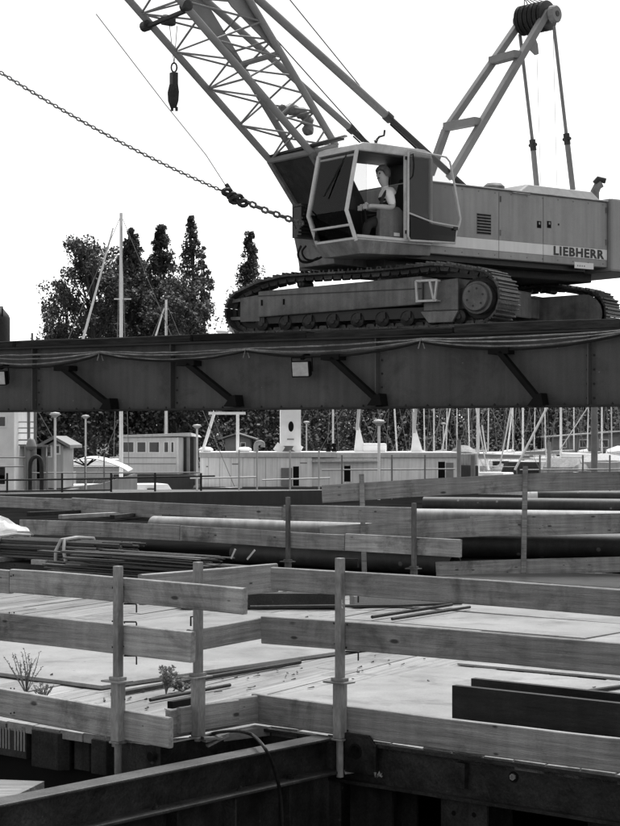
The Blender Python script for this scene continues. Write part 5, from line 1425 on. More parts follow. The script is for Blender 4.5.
railing(60.2, (-20, 26, 47, 85, 104), 456, 491, ((457, 457.5, -60, 26), (467, 466.5, -60, 24), (473, 472.5, 30, 200)), 'pale railing with tall posts behind the dark one', M_MIDG, .026)
railing(61.2, (239, 257, 290, 319), 450, 490, ((478.5, 477, 190, 257), (480, 478, 262, 330)), 'pale railing in front of the white barge', M_OFFW, .03)
yz = -.06
for xs, lab in (((342, 380, 392, 425), 'thin railing before the right half of the barge'), ((540, 583, 610), 'thin railing before the marina at the right')):
    d = 57.5; t = thing('railing', at_(xs[0], d, yz), lab, 'railing', 'railings on the landing stage')
    for x_ in xs: MB().tube([at_(x_, d, yz), at_(x_, d, zy(455, d))], .028, 6).build('post', M_MIDG, t, smooth=True)
    MB().tube([at_(xs[0] - 20, d, zy(470, d)), at_(xs[-1] + 30, d, zy(469, d))], .022, 6).build('rail', M_MIDG, t, smooth=True)
# bollard-like bell post and hooped pipe at the left
d = 60.5; bp_ = thing('bell_post', at_(26, d, .12), 'dark post with a bulbous head at the left of the landing stage', 'post')
MB().tube([at_(26, d, .12), at_(26, d, zy(445, d))], .06, 8).build('pole', M_MIDG, bp_)
MB().lathe(at_(31, d, zy(448, d)), (0, 0, 1), [(.03, .35), (.12, .28), (.19, .05), (.14, -.06), (0, -.1)][::-1], 14).build('bell', M_MIDG, bp_, smooth=True)
MB().tube(smoothpath([at_(x, d - .3, zy(y, d)) for x, y in ((30, 490), (30, 466), (32, 459), (36, 456.5), (40, 459), (41.5, 467), (41.5, 491))]), .07, 8).build('hoop', M_DARK, bp_, smooth=True)
# lamp posts
def lamp(px_, ytop, d, base_z, label, w=14):
    s = w / 2 / ppm(d); zt = zy(ytop, d)
    t = thing('lamp_post', at_(px_, d, base_z), label, 'lamp', 'white bowl lamps along the jetty')
    MB().tube([at_(px_, d, base_z), at_(px_, d, zt - s * .6)], s * .20, 8).build('pole', M_WHITE2, t, smooth=True)
    MB().lathe(at_(px_, d, zt - s * .75), (0, 0, 1), [(s * .25, 0), (s * .4, s * .12), (s * .98, s * .5), (s, s * .58), (s * .4, s * .62)], 18).build('bowl', M_WHITE2, t, smooth=True)
    MB().lathe(at_(px_, d, zt - s * .14), (0, 0, 1), [(s * .6, 0), (s * .8, s * .1), (s * .7, s * .2), (0, s * .3)], 18).build('cap', M_OFFW, t, smooth=True)
lamp(55, 413, 60, .12, 'white bowl lamp standing before the small shed at the left', 12)
lamp(85.5, 415.5, 61, .12, 'white bowl lamp above the white boat canopy', 9)
lamp(197, 425, 61, .12, 'white bowl lamp right of the pilothouse', 10)
lamp(379, 420.5, 57, -.06, 'largest white bowl lamp in front of the barge', 14)
lamp(306.5, 421.5, 95, -.7, 'small white bowl lamp right of the oval-windowed tower', 7)
lamp(443.5, 423, 95, -.7, 'small white bowl lamp right of the barge masts', 6)

def hull_mesh(c, length, beam, fb, hd, draft=.3):
    """a boat hull: pointed bow, flared sides; c at the waterline centre, hd = heading angle"""
    a = Vector((math.cos(hd), math.sin(hd), 0)); b = Vector((-a.y, a.x, 0)); mb = MB(); rings = []
    for t in (-.5, -.42, -.2, .1, .3, .42, .5):
        w = beam / 2 * (1 if t < .1 else max(.02, math.cos((t - .1) / .4 * math.pi / 2) ** .8)) * (.9 if t < -.4 else 1)
        sh = fb * (1 + .35 * max(0, t) * 2 + .08 * (t < -.3))
        p = c + a * (t * length)
        rings.append([p + b * w + Vector((0, 0, sh)), p + b * w * .9 + Vector((0, 0, 0)), p + b * w * .4 - Vector((0, 0, draft)), p - b * w * .4 - Vector((0, 0, draft)), p - b * w * .9, p - b * w + Vector((0, 0, sh))])
    mb.ring_loft(rings); return mb, a, b
def obox(mb, c, a, b, l0, l1, w, z0, z1, taper=.85):
    mb.hexa([c + a * l0 - b * w + Vector((0, 0, z0)), c + a * l1 - b * w + Vector((0, 0, z0)), c + a * l1 + b * w + Vector((0, 0, z0)), c + a * l0 + b * w + Vector((0, 0, z0)),
             c + a * (l0 + (1 - taper) * .3) - b * w * taper + Vector((0, 0, z1)), c + a * (l1 - (1 - taper) * 2.2) - b * w * taper + Vector((0, 0, z1)), c + a * (l1 - (1 - taper) * 2.2) + b * w * taper + Vector((0, 0, z1)), c + a * (l0 + (1 - taper) * .3) + b * w * taper + Vector((0, 0, z1))]); return mb
def sailboat(px_, d, ytop, label, length=8, hd=0.2, mastr=.07, hullm=None, stays=True, boom_=True, fore=None, lean=0, spread=None):
    c = at_(px_, d, WZ)
    t = thing('sailing_boat', c, label, 'boat', 'boats moored in the harbour')
    mb, a, b = hull_mesh(c, length, length * .3, 1.0, hd); mb.build('hull', hullm or M_WHITE, t, bevel=.03)
    obox(MB(), c, a, b, -length * .22, length * .2, length * .09, .98, 1.5).build('coach_roof', M_WHITE2, t, bevel=.04)
    for k in (-.1, 0, .1):
        for s_ in (-1, 1): MB().bar(c + a * (length * k - .2) + b * s_ * length * .089 + Vector((0, 0, 1.25)), c + a * (length * k + .2) + b * s_ * length * .089 + Vector((0, 0, 1.25)), .03, .14).build('window', M_GLASSD, t)
    top = at_(px_ + lean, d, zy(ytop, d))
    m_ = MB().tube([c + Vector((0, 0, 1.4)), top], [mastr, mastr * .8], 10).build('mast', M_WHITE2, t, smooth=True)
    hgt = top.z - c.z
    if spread:
        z_ = zy(spread, d); MB().bar(at_(px_ - 7, d, z_), at_(px_ + 10, d, z_), .06, .05).build('spreader', M_WHITE2, m_)
    if boom_:
        bz = c.z + 2.3; MB().tube([Vector((c.x, c.y, bz)), Vector((c.x, c.y, bz)) - a * length * .38], .06, 8).build('boom', M_OFFW, t, smooth=True)
        MB().tube([Vector((c.x, c.y, bz + .14)) - a * .1, Vector((c.x, c.y, bz + .12)) - a * length * .36], [.16, .09], 8).build('sail_cover', M_WHITE2 if (px_ % 2) else M_MIDG, t, smooth=True)
    if stays:
        for e in (a * length * .47 + Vector((0, 0, 1.3)), -a * length * .47 + Vector((0, 0, 1.1)), b * length * .14 + Vector((0, 0, 1)), -b * length * .14 + Vector((0, 0, 1))):
            MB().tube([top - Vector((0, 0, .1)), c + e], .014, 4).build('stay', M_MIDG, t)
    if fore: MB().tube([at_(fore[0], d, zy(fore[1], d)), at_(fore[2], d, zy(fore[3], d))], [.035, .06], 8).build('furled_sail', M_WHITE2, t, smooth=True)
    return t
sailboat(121, 78, 213, 'sailing boat with the tallest mast, left of the trees', 11, .35, .085, fore=(113, 228, 80, 350), spread=299)
sailboat(166, 92, 300, 'sailing boat with a short mast right of the tallest one', 8, .2, .07, fore=(164, 308, 148, 362))
sailboat(333, 108, 352, 'sailing boat behind the barge, mast by the oval window tower', 8, .4, .06)
sailboat(434, 106, 356, 'sailing boat whose thin mast stands over the barge end', 8, .5, .05, lean=0)
sailboat(478, 104, 350, 'sailing boat with a thick white mast right of the barge', 9, 2.6, .10, fore=(482, 425, 489, 470))
sailboat(505, 116, 356, 'sailing boat with a mast leaning right of the thick white mast', 8, .3, .06, lean=14)
sailboat(523, 113, 352, 'sailing boat behind the middle of the marina', 8, .8, .07)
sailboat(561, 109, 356, 'sailing boat moored before the low building', 9, 2.4, .08)
sailboat(602, 117, 354, 'sailing boat at the far right of the marina', 8, .5, .06)
sailboat(398, 118, 366, 'sailing boat half hidden by the barge roof', 8, .9, .06, lean=-6)
sailboat(355, 122, 372, 'sailing boat with slanting mast seen behind the largest lamp', 7, .2, .05, lean=8)
sailboat(20, 112, 378, 'sailing boat behind the white house at the left', 7, .3, .06)
for i, (x_, ln_) in enumerate(((412, 3), (425, -2), (446, 2), (457, 0), (470, -3), (488, 1), (513, 0), (534, 2), (546, -2), (574, 0), (587, 3), (612, -1))):
    sailboat(x_, 122 + (i * 7) % 26, 352 + (i * 5) % 12, 'back-row sailing boat with a thin mast, %s from the left' % ('first', 'second', 'third', 'fourth', 'fifth', 'sixth', 'seventh', 'eighth', 'ninth', 'tenth', 'eleventh', 'twelfth')[i], 8, .2 + .5 * (i % 4), .05, hullm=(M_WHITE, M_MIDG, M_HULL)[i % 3], lean=ln_)
# piles of the marina
for i, (x_, d, yt) in enumerate(((594.5, 70, 396), (244 + 229, 72, 455), (459, 76, 440), (414, 84, 412), (549, 84, 442))):
    tag(MB().tube([at_(x_, d, WZ - 1), at_(x_, d, zy(yt, d))], .13 if i == 0 else .09, 10).build('mooring_pile', M_MIDG if i < 3 else M_PIPEL, smooth=True),
        ('tall grey mooring pile at the right', 'short mooring pile right of the barge', 'dark short pile at the barge end', 'pale pile behind the barge roof', 'pale pile before the low building')[i], 'pile', 'mooring piles')
def motorboat(px_, d, length, hd, label, cover, cab_h=.7):
    c = at_(px_, d, WZ); t = thing('motor_boat', c, label, 'boat', 'boats moored in the harbour')
    mb, a, b = hull_mesh(c, length, length * .36, .95, hd); mb.build('hull', M_WHITE2 if cover != 2 else M_MIDG, t, bevel=.03)
    obox(MB(), c, a, b, -length * .1, length * .24, length * .14, .93, .95 + cab_h).build('cabin', M_WHITE2, t, bevel=.04)
    obox(MB(), c, a, b, -length * .08, length * .26, length * .142, 1.2, .88 + cab_h, .9).build('window_band', M_GLASSD, t)
    if cover: # canvas hood
        rings = []
        for k in range(6):
            th = math.pi * k / 5
            rings.append([c + b * math.cos(th) * length * .15 + a * s_ + Vector((0, 0, .95 + math.sin(th) * (.9 + cab_h * .4))) for s_ in (-length * .45, -length * .12, length * .06)])
        fs = MB()
        for k in range(5):
            for j in range(2): fs.add([rings[k][j], rings[k + 1][j], rings[k + 1][j + 1], rings[k][j + 1]], [(0, 1, 2, 3)])
        fs.build('canvas_hood', M_HOOD if cover == 1 else M_MIDG, t, smooth=True)
    rl = MB(); pts = [c + a * (length * x) + b * (s_ * length * y) + Vector((0, 0, 1.75)) for x, y, s_ in ((.1, .17, 1), (.35, .11, 1), (.48, .0, 1), (.35, .11, -1), (.1, .17, -1))]
    rl.tube(pts, .02, 5)
    for p in pts: rl.tube([p, p - Vector((0, 0, .6))], .018, 5)
    rl.build('bow_rail', M_OFFW, t)
for i, (x_, d, L_b, hd, cv, lab) in enumerate(((492, 112, 8.5, .5, 1, 'white motor boat with canvas hood at the left of the marina'), (540, 108, 8, 2.5, 1, 'white motor boat in the middle of the marina'),
        (585, 110, 9, .2, 1, 'white motor boat with hood in front of the low building'), (515, 120, 8, 1.2, 2, 'grey motor boat behind the first one of the marina'),
        (568, 118, 8, 2.2, 0, 'small open motor boat before the low building'), (618, 114, 9, .4, 1, 'white motor boat cut off by the right edge'),
        (468, 118, 8, .6, 0, 'white motor boat just right of the barge end'), (375, 124, 8, .3, 1, 'white motor boat behind the barge by the largest lamp'),
        (345, 126, 7, .9, 1, 'small white motor boat left of the largest lamp behind the barge'), (604, 128, 9, 2.8, 1, 'hooded motor boat at the back right of the marina'), (548, 130, 8, .3, 1, 'white motor boat at the back of the marina'),
        (500, 134, 8, 2.9, 1, 'hooded white boat at the back left of the marina'), (526, 126, 7, .1, 1, 'white boat between the two leaning masts'))):
    motorboat(x_, d, L_b, hd, lab, cv, 1.15)
# slanting white gangway and spars in the marina
for i, (x0, y0, x1, y1, d, r) in enumerate(((515, 470, 549, 404, 84, .055), (440, 460, 452, 400, 86, .035), (500, 466, 512, 404, 90, .04), (590, 404, 560, 450, 100, .03), (487, 470, 476, 408, 86, .03))):
    tag(MB().tube([at_(x0, d, zy(y0, d)), at_(x1, d, zy(y1, d))], r, 8).build('spar', M_WHITE2, smooth=True), ('thick white slanting spar in the marina', 'thin slanting spar over the barge end', 'slanting spar left of the marina centre', 'thin spar leaning left at the right', 'thin spar beside the thick white mast')[i], 'spar', 'slanting spars')
for i, (x_, d) in enumerate(((465, 74), (520, 74), (575, 74), (630, 74))):
    tag(MB().box(at_(x_, d, -1.35), 2.6, 1.4, .5).build('floating_dock', M_OFFW, bevel=.05), 'short floating dock section before the marina, %s from the left' % ('first', 'second', 'third', 'fourth')[i], 'dock', 'floating dock sections')

for i in range(26):
    x_ = 462 + i * 6.6 + rnd.uniform(-3, 3); d = rnd.uniform(100, 140); h = zy(rnd.uniform(444, 466), d) ; w = rnd.uniform(.5, 1.5)
    c = at_(x_, d, 0); k = rnd.random(); nm = ('boat_tarpaulin', 'dinghy', 'life_raft')[i % 3]
    lab = ('pale tarpaulin tent over a moored boat, %s from the left', 'upturned dinghy stowed in the marina, %s from the left', 'white raft box on a moored boat, %s from the left')[i % 3] % ('first', 'second', 'third', 'fourth', 'fifth', 'sixth', 'seventh', 'eighth', 'ninth')[i // 3]
    mmx = (M_HOOD, M_OFFW, M_MIDG, M_WHITE)[rnd.randrange(4)]
    rings = []
    for j in range(7):
        t = j / 6; sc = math.sin(math.pi * (.12 + .76 * t)) ** .6; a0_ = rnd.uniform(-.05, .05)
        rings.append([Vector((c.x + (t - .5) * w * 2, d - .5 * sc, h - 1.1)), Vector((c.x + (t - .5) * w * 2, d - .45 * sc, h - .35 * (1.3 - sc) - .25)), Vector((c.x + (t - .5) * w * 2 + a0_, d, h - (1 - sc) * .6 + a0_)), Vector((c.x + (t - .5) * w * 2, d + .45 * sc, h - .35 * (1.3 - sc) - .25)), Vector((c.x + (t - .5) * w * 2, d + .5 * sc, h - 1.1))])
    tt = thing(nm, Vector((c.x, d, WZ)), lab, nm.replace('_', ' '), 'covered boats and gear in the marina')
    MB().ring_loft(rings).build('cover', mmx, tt, smooth=True)
    MB().fbox(WORLD, c.x - w * 1.1, c.x + w * 1.1, d - .7, d + .7, WZ - .2, h - 1.1).build('hull', (M_HULL, M_WHITE, M_OFFW)[i % 3], tt, bevel=.1)
    MB().tube([Vector((c.x - w, d - .6, h - .45)), Vector((c.x, d - .65, h - .5)), Vector((c.x + w, d - .6, h - .45))], .025, 5).build('rail', M_OFFW, tt)
    for e in (-1, 0, 1): MB().tube([Vector((c.x + e * w, d - .62, h - 1.1)), Vector((c.x + e * w, d - .62, h - .46))], .022, 5).build('stanchion', M_OFFW, tt)
# ---- pilothouse boat
d = 84; F84 = Frame(at_(120, d, 0), (math.cos(-.12), math.sin(-.12)), (math.sin(.12), math.cos(.12)))
ph = thing('pilothouse_boat', at_(150, d, WZ), 'grey workboat with a windowed pilothouse and overhanging roof', 'boat')
def fx(px_): return F84.px(px_, 450, 0)[0]
hz = zy(474, d)
m_ = MB(); m_.fbox(F84, fx(112), fx(196), -.3, 2.6, WZ - .3, hz); m_.build('hull', M_HULL, ph, bevel=.05)
wz0, wz1 = hz + .001, zy(437.5, d)
m_ = MB().fbox(F84, fx(121), fx(176), 0, 2.2, wz0, wz1); wl = m_.build('wall', mat('pale_pilothouse_paint', 0.7, .5, var=.1, scale=1.5, streak=.15), ph, bevel=.02)
m_ = MB().fbox(F84, fx(176) + .002, fx(178.5), .02, 2.2, wz0, wz1); m_.build('door_frame', M_WHITE, ph)
m_ = MB().fbox(F84, fx(178.5), fx(189), 1.2, 2.2, wz0, wz1); m_.build('inner_wall', M_GREASE, ph)
m_ = MB().fbox(F84, fx(186.5), fx(189), .02, .2, wz0, wz1); m_.build('post', M_MIDG, ph)
m_ = MB(); m_.hexa([F84(fx(118.5), -.25, wz1 + .002), F84(fx(192.5), -.25, wz1 + .002 + .06), F84(fx(192.5), 2.4, wz1 + .002), F84(fx(118.5), 2.4, wz1 + .002),
                    F84(fx(118.5), -.25, wz1 + .1), F84(fx(192), -.25, wz1 + .22), F84(fx(190), 2.4, wz1 + .12), F84(fx(118.5), 2.4, wz1 + .1)]); m_.build('roof', M_OFFW, ph, bevel=.02)
for x0, x1 in ((122.5, 134.5), (136.5, 146.5), (148.5, 160), (163.5, 169), (170.5, 174.5)):
    w_ = MB().fbox(F84, fx(x0), fx(x1), -.03, -.004, zy(453, d), zy(441.5, d)).build('window', M_WHITE2, ph)
    MB().fbox(F84, fx(x0) + .05, fx(x1) - .05, -.045, -.031, zy(452, d), zy(442.3, d)).build('pane', glass('boat_window', .12, .05), w_)
for z_ in (458, 464): MB().fbox(F84, fx(121), fx(176), -.025, -.002, zy(z_, d), zy(z_, d) + .03).build('rubbing_strip', M_MIDG, ph)
# ---- canopy boat
d = 72; cbt = thing('canopy_boat', at_(95, d, WZ), 'open boat under a white curved canopy on struts', 'boat')
mb, a, b = hull_mesh(at_(92, d, WZ), 3.6, 1.3, 1.55, .1); mb.build('hull', M_OFFW, cbt, bevel=.02)
top = MB(); prof_ = []
for k in range(13):
    t = k / 12; prof_.append((66 + 64 * t, 464 - 10 * math.sin(math.pi * min(1, t * 1.05 + .02) ** .8) + (3 if t == 1 else 0)))
for dy0, dy1, mm, nm in ((0, .03, M_WHITE2, 'canopy'),):
    m_ = MB()
    for k in range(12):
        (x0, y0), (x1, y1) = prof_[k], prof_[k + 1]
        p0, p1 = at_(x0, d, zy(y0, d)), at_(x1, d, zy(y1, d))
        n_ = Vector((0, -.8, -.18)); f_ = Vector((0, 1.1, -.12))
        m_.hexa([p0 + n_, p1 + n_, p1 + f_, p0 + f_, p0 + n_ + Vector((0, 0, .03)), p1 + n_ + Vector((0, 0, .03)), p1 + f_ + Vector((0, 0, .03)), p0 + f_ + Vector((0, 0, .03))])
    m_.build(nm, mm, cbt)
for (x0, y0, x1, y1) in ((86, 485, 86, 459), (86, 466, 73, 461), (86, 466, 99, 457), (86, 466, 79, 459), (86, 466, 94, 458)):
    MB().tube([at_(x0, d, zy(y0, d)), at_(x1, d, zy(y1, d))], .03, 6).build('strut', M_DARK, cbt)
# ---- long white barge with deck houses
d = 80; BG = Frame(at_(200, d, 0), (math.cos(.06), math.sin(.06)), (-math.sin(.06), math.cos(.06)))
def bx_(px_, q=0): return BG.px(px_, 460, q)[0]
bg_ = thing('house_barge', at_(330, d, WZ), 'long white barge with flat-roofed deck houses and doors', 'barge')
zr, zb_ = zy(457.5, d), zy(487, d)
MB().fbox(BG, bx_(193), bx_(470), -.25, 4, WZ - .3, zb_).build('hull', M_HULL, bg_, bevel=.06)
MB().fbox(BG, bx_(200), bx_(312), 0, 3.4, zb_ + .001, zr).build('deck_house', M_WHITE, bg_, bevel=.02)
MB().fbox(BG, bx_(312) + .004, bx_(459), .25, 3.4, zb_ + .001, zr - .02).build('deck_house', M_WHITE, bg_, bevel=.02)
MB().fbox(BG, bx_(199), bx_(336), -.12, 3.6, zr + .001, zr + .20).build('roof', M_OFFW, bg_, bevel=.03)
MB().fbox(BG, bx_(199), bx_(336), -.10, 3.6, zr + .201, zr + .25).build('roof_edge', M_WHITE2, bg_, bevel=.01)
MB().fbox(BG, bx_(336) + .004, bx_(461), .1, 3.6, zr - .019, zr + .17).build('roof', M_OFFW, bg_, bevel=.03)
MB().fbox(BG, bx_(336) + .004, bx_(461), .12, 3.6, zr + .171, zr + .23).build('roof_edge', M_WHITE2, bg_, bevel=.01)
for i in range(9):
    x_ = 208 + i * 11.5
    if 278 < x_ < 302: continue
    MB().fbox(BG, bx_(x_), bx_(x_) + .012, -.006, -.001, zb_, zr).build('panel_joint', M_MIDG, bg_)
for x0, x1, y0, y1, q, kind in ((293, 299, 466.5, 486, 0, 'door'), (281, 292, 468, 486, -.05, 'leaf'), (344, 350.5, 466, 482, .25, 'door'), (438, 445, 462, 479, .25, 'door'), (446, 453.5, 463, 479, .2, 'leaf')):
    o_ = MB().fbox(BG, bx_(x0, q), bx_(x1, q), q - .03, q - .004, zy(y1, d), zy(y0, d)).build('door', M_BLACK if kind == 'door' else M_MIDG, bg_, bevel=.01)
    if kind == 'door':
        MB().fbox(BG, bx_(x0, q) - .05, bx_(x0, q), q - .05, q - .005, zy(y1, d), zy(y0, d) + .05).build('door_frame', M_WHITE2, o_); MB().fbox(BG, bx_(x1, q), bx_(x1, q) + .05, q - .05, q - .005, zy(y1, d), zy(y0, d) + .05).build('door_frame', M_WHITE2, o_)
for x_, y_ in ((232, 463.5), (300, 462.5), (206, 466)): MB().fbox(BG, bx_(x_), bx_(x_ + 7 if x_ > 210 else x_ + 2), -.01, -.003, zy(y_ + 1.2, d), zy(y_, d)).build('name_board', M_MIDG, bg_)
MB().fbox(BG, bx_(312), bx_(380), -.3, .2, zy(462, d), zy(460.3, d)).build('awning', M_OFFW, bg_)
for x_ in (206, 245): MB().lathe(BG(bx_(x_), 1, zr + .25), (0, 0, 1), [(.2, 0), (.33, .05), (.33, .12), (.2, .2), (0, .22)], 14).build('vent', M_WHITE2, bg_, smooth=True)
MB().tube(smoothpath([BG(bx_(260) + u_, 1, zr + z_) for u_, z_ in ((-.15, .25), (-.15, .5), (-.1, .62), (.05, .66), (.15, .6), (.15, .45))]), .11, 8).build('cowl', M_MIDG, bg_, smooth=True)
for x_ in (329, 335): MB().lathe(BG(bx_(x_), .4, zr + .2), (0, 0, 1), [(.11, 0), (.11, .18), (.06, .22), (.12, .3), (.1, .42), (0, .44)], 10).build('bollard', M_BLACK, bg_)
# white tower with an oval window on the roof
tz0, tz1 = zy(446, d), zy(398, d)
tw = MB()
ov = [(291 + 2.7 * math.cos(a), 426.5 + 5.2 * math.sin(a)) for a in [2 * math.pi * k / 20 for k in range(20)]]
MB().fbox(BG, bx_(281.5), bx_(302), .9, 1.8, tz0, tz1).build('tower', M_WHITE2, bg_, bevel=.02)
MB().prism([BG(*((BG.px(x, y, .89)[0]), .89, BG.px(x, y, .89)[1])) for x, y in ov], BG.b * .006).build('oval_window', M_BLACK, bg_)
MB().fbox(BG, bx_(288), bx_(295), .89, .897, zy(440, d), zy(438.6, d)).build('tower_plate', M_MIDG, bg_)
for x0, x1 in ((282.5, 278), (301, 297)):
    MB().bar(BG(bx_(x0), 1.2, tz0 + .05), BG(bx_(x1), 1.2, zr + .25), .12, .4).build('tower_leg', M_WHITE2, bg_)
MB().fbox(BG, bx_(282), bx_(301.5), 1.5, 1.8, zr + .25, tz0).build('tower_back', M_MIDG, bg_)
# T-shaped white frame
MB().bar(BG(bx_(208.5), .8, zy(413, d)), BG(bx_(246), .8, zy(413, d)), .14, .12).build('cross_spar', M_WHITE2, bg_)
MB().tube([BG(bx_(238), .8, zy(413, d)), BG(bx_(238), .8, zy(450, d) - .15)], .07, 8).build('spar_post', M_WHITE2, bg_)
MB().tube([BG(bx_(214), .8, zy(414, d)), BG(bx_(202), .8, zr + .2)], .07, 8).build('spar_strut', M_WHITE2, bg_)
for x0, h_ in ((360, 425), (418, 428)):
    m_ = MB(); m_.prism([BG(bx_(x0 - 3), 1.5, zr + .22), BG(bx_(x0), 1.5, zy(h_, d)), BG(bx_(x0 + 2), 1.5, zy(h_, d)), BG(bx_(x0 + 9), 1.5, zr + .22)], BG.b * .12); m_.build('fin', M_WHITE2, bg_)
    MB().tube([BG(bx_(x0), 1.5, zy(h_ + 5, d)), BG(bx_(x0 + 6), 1.5, zy(360, d))], .07, 8).build('fin_mast', M_OFFW, bg_)
MB().fbox(BG, bx_(366), bx_(390), 1.4, 2.0, zr + .23, zr + .62).build('roof_box', M_WHITE2, bg_, bevel=.08)
# ---- white house, shed and hut on the shore
def house(name, x0, x1, d, y0, y1, yr, label, wallm, roofm, wins, over=.25, depth=4, gable=True):
    t = thing(name, at_((x0 + x1) / 2, d, zy(y0, d)), label, 'house' if name == 'white_house' else 'hut')
    a, b = at_(x0, d, 0).x, at_(x1, d, 0).x; z0, z1, z2 = zy(y0, d), zy(y1, d), zy(yr, d); m = (a + b) / 2
    MB().fbox(WORLD, a, b, d, d + depth, z0, z1).build('wall', wallm, t)
    if gable:
        MB().prism([(a, d + .05, z1 + .001), (b, d + .05, z1 + .001), (m, d + .05, z2 - .05)], (0, depth - .1, 0)).build('gable', wallm, t)
    rf = MB(); o_ = over
    for sx in (-1, 1):
        e_ = a - o_ if sx < 0 else b + o_
        rf.hexa([Vector((e_, d - o_, z1 - .08)), Vector((m, d - o_, z2)), Vector((m, d + depth + o_, z2)), Vector((e_, d + depth + o_, z1 - .08)),
                 Vector((e_, d - o_, z1 + .04)), Vector((m, d - o_, z2 + .12)), Vector((m, d + depth + o_, z2 + .12)), Vector((e_, d + depth + o_, z1 + .04))])
    rf.build('roof', roofm, t)
    for (wx0, wx1, wy0, wy1) in wins:
        f = MB().fbox(WORLD, at_(wx0, d, 0).x - .06, at_(wx1, d, 0).x + .06, d - .03, d - .002, zy(wy0, d) - .06, zy(wy1, d) + .06).build('window', M_WHITE2, t)
        MB().fbox(WORLD, at_(wx0, d, 0).x, at_(wx1, d, 0).x, d - .045, d - .031, zy(wy0, d), zy(wy1, d)).build('pane', glass('boat_window', .12, .05), f)
house('white_house', -60, 14, 66, 492, 392, 376, 'white house with a window cut off by the left edge', M_WHITE2, M_ROOF, ((-1, 5, 426, 417), (-30, -20, 427, 415), (-1, 5, 484, 466)), depth=5)
house('grey_shed', 46, 63, 68, 488, 446, 439, 'small grey gabled shed behind the lamp at the left', M_OFFW, M_MIDG, ((47.5, 50.5, 456, 447), (56, 59, 453, 446)), .3, 3)
house('garden_hut', 225, 250, 162, 456, 439, 434, 'dark hut with a pale pitched roof behind the barge', M_MIDG, M_ROOF, ((241, 245, 452, 443),), .6, 4)
house('low_building', 552, 700, 163, 452, 437, 432, 'low pale building at the far right behind the marina', M_MIDG, M_ROOF, ((560, 566, 447, 440), (580, 588, 447, 440), (600, 608, 447, 440)), .6, 6)
# steel stair/balcony structure beside the white house
t = thing('steel_stair', at_(25, 67, WZ), 'steel stair frame between the white house and the shed', 'stair')
for x_ in (15, 28.5, 35): MB().tube([at_(x_, 67, WZ), at_(x_, 67, zy(412, 67))], .06, 6).build('column', M_MIDG, t)
for y_ in (422, 428, 433, 440, 445): MB().bar(at_(13, 67, zy(y_, 67)), at_(36, 67, zy(y_, 67)), .05, .05).build('rail', M_OFFW if y_ < 440 else M_MIDG, t)
MB().fbox(WORLD, at_(14.5, 67, 0).x, at_(46, 67, 0).x, 67.3, 70, zy(447, 67), zy(445, 67)).build('landing', M_MIDG, t)
MB().fbox(WORLD, at_(16, 67, 0).x, at_(45, 67, 0).x, 68.5, 70, WZ, zy(447.2, 67)).build('lower_wall', M_OFFW, t)
for x_ in (18, 30): MB().fbox(WORLD, at_(x_, 67, 0).x, at_(x_ + 5, 67, 0).x, 68.45, 68.49, zy(480, 67), zy(449, 67)).build('door', M_BLACK, t)
MB().fbox(WORLD, at_(-60, 67, 0).x, at_(66, 67, 0).x, 65.5, 75, WZ - .3, zy(491, 67)).build('landing_base', M_CONC, t)

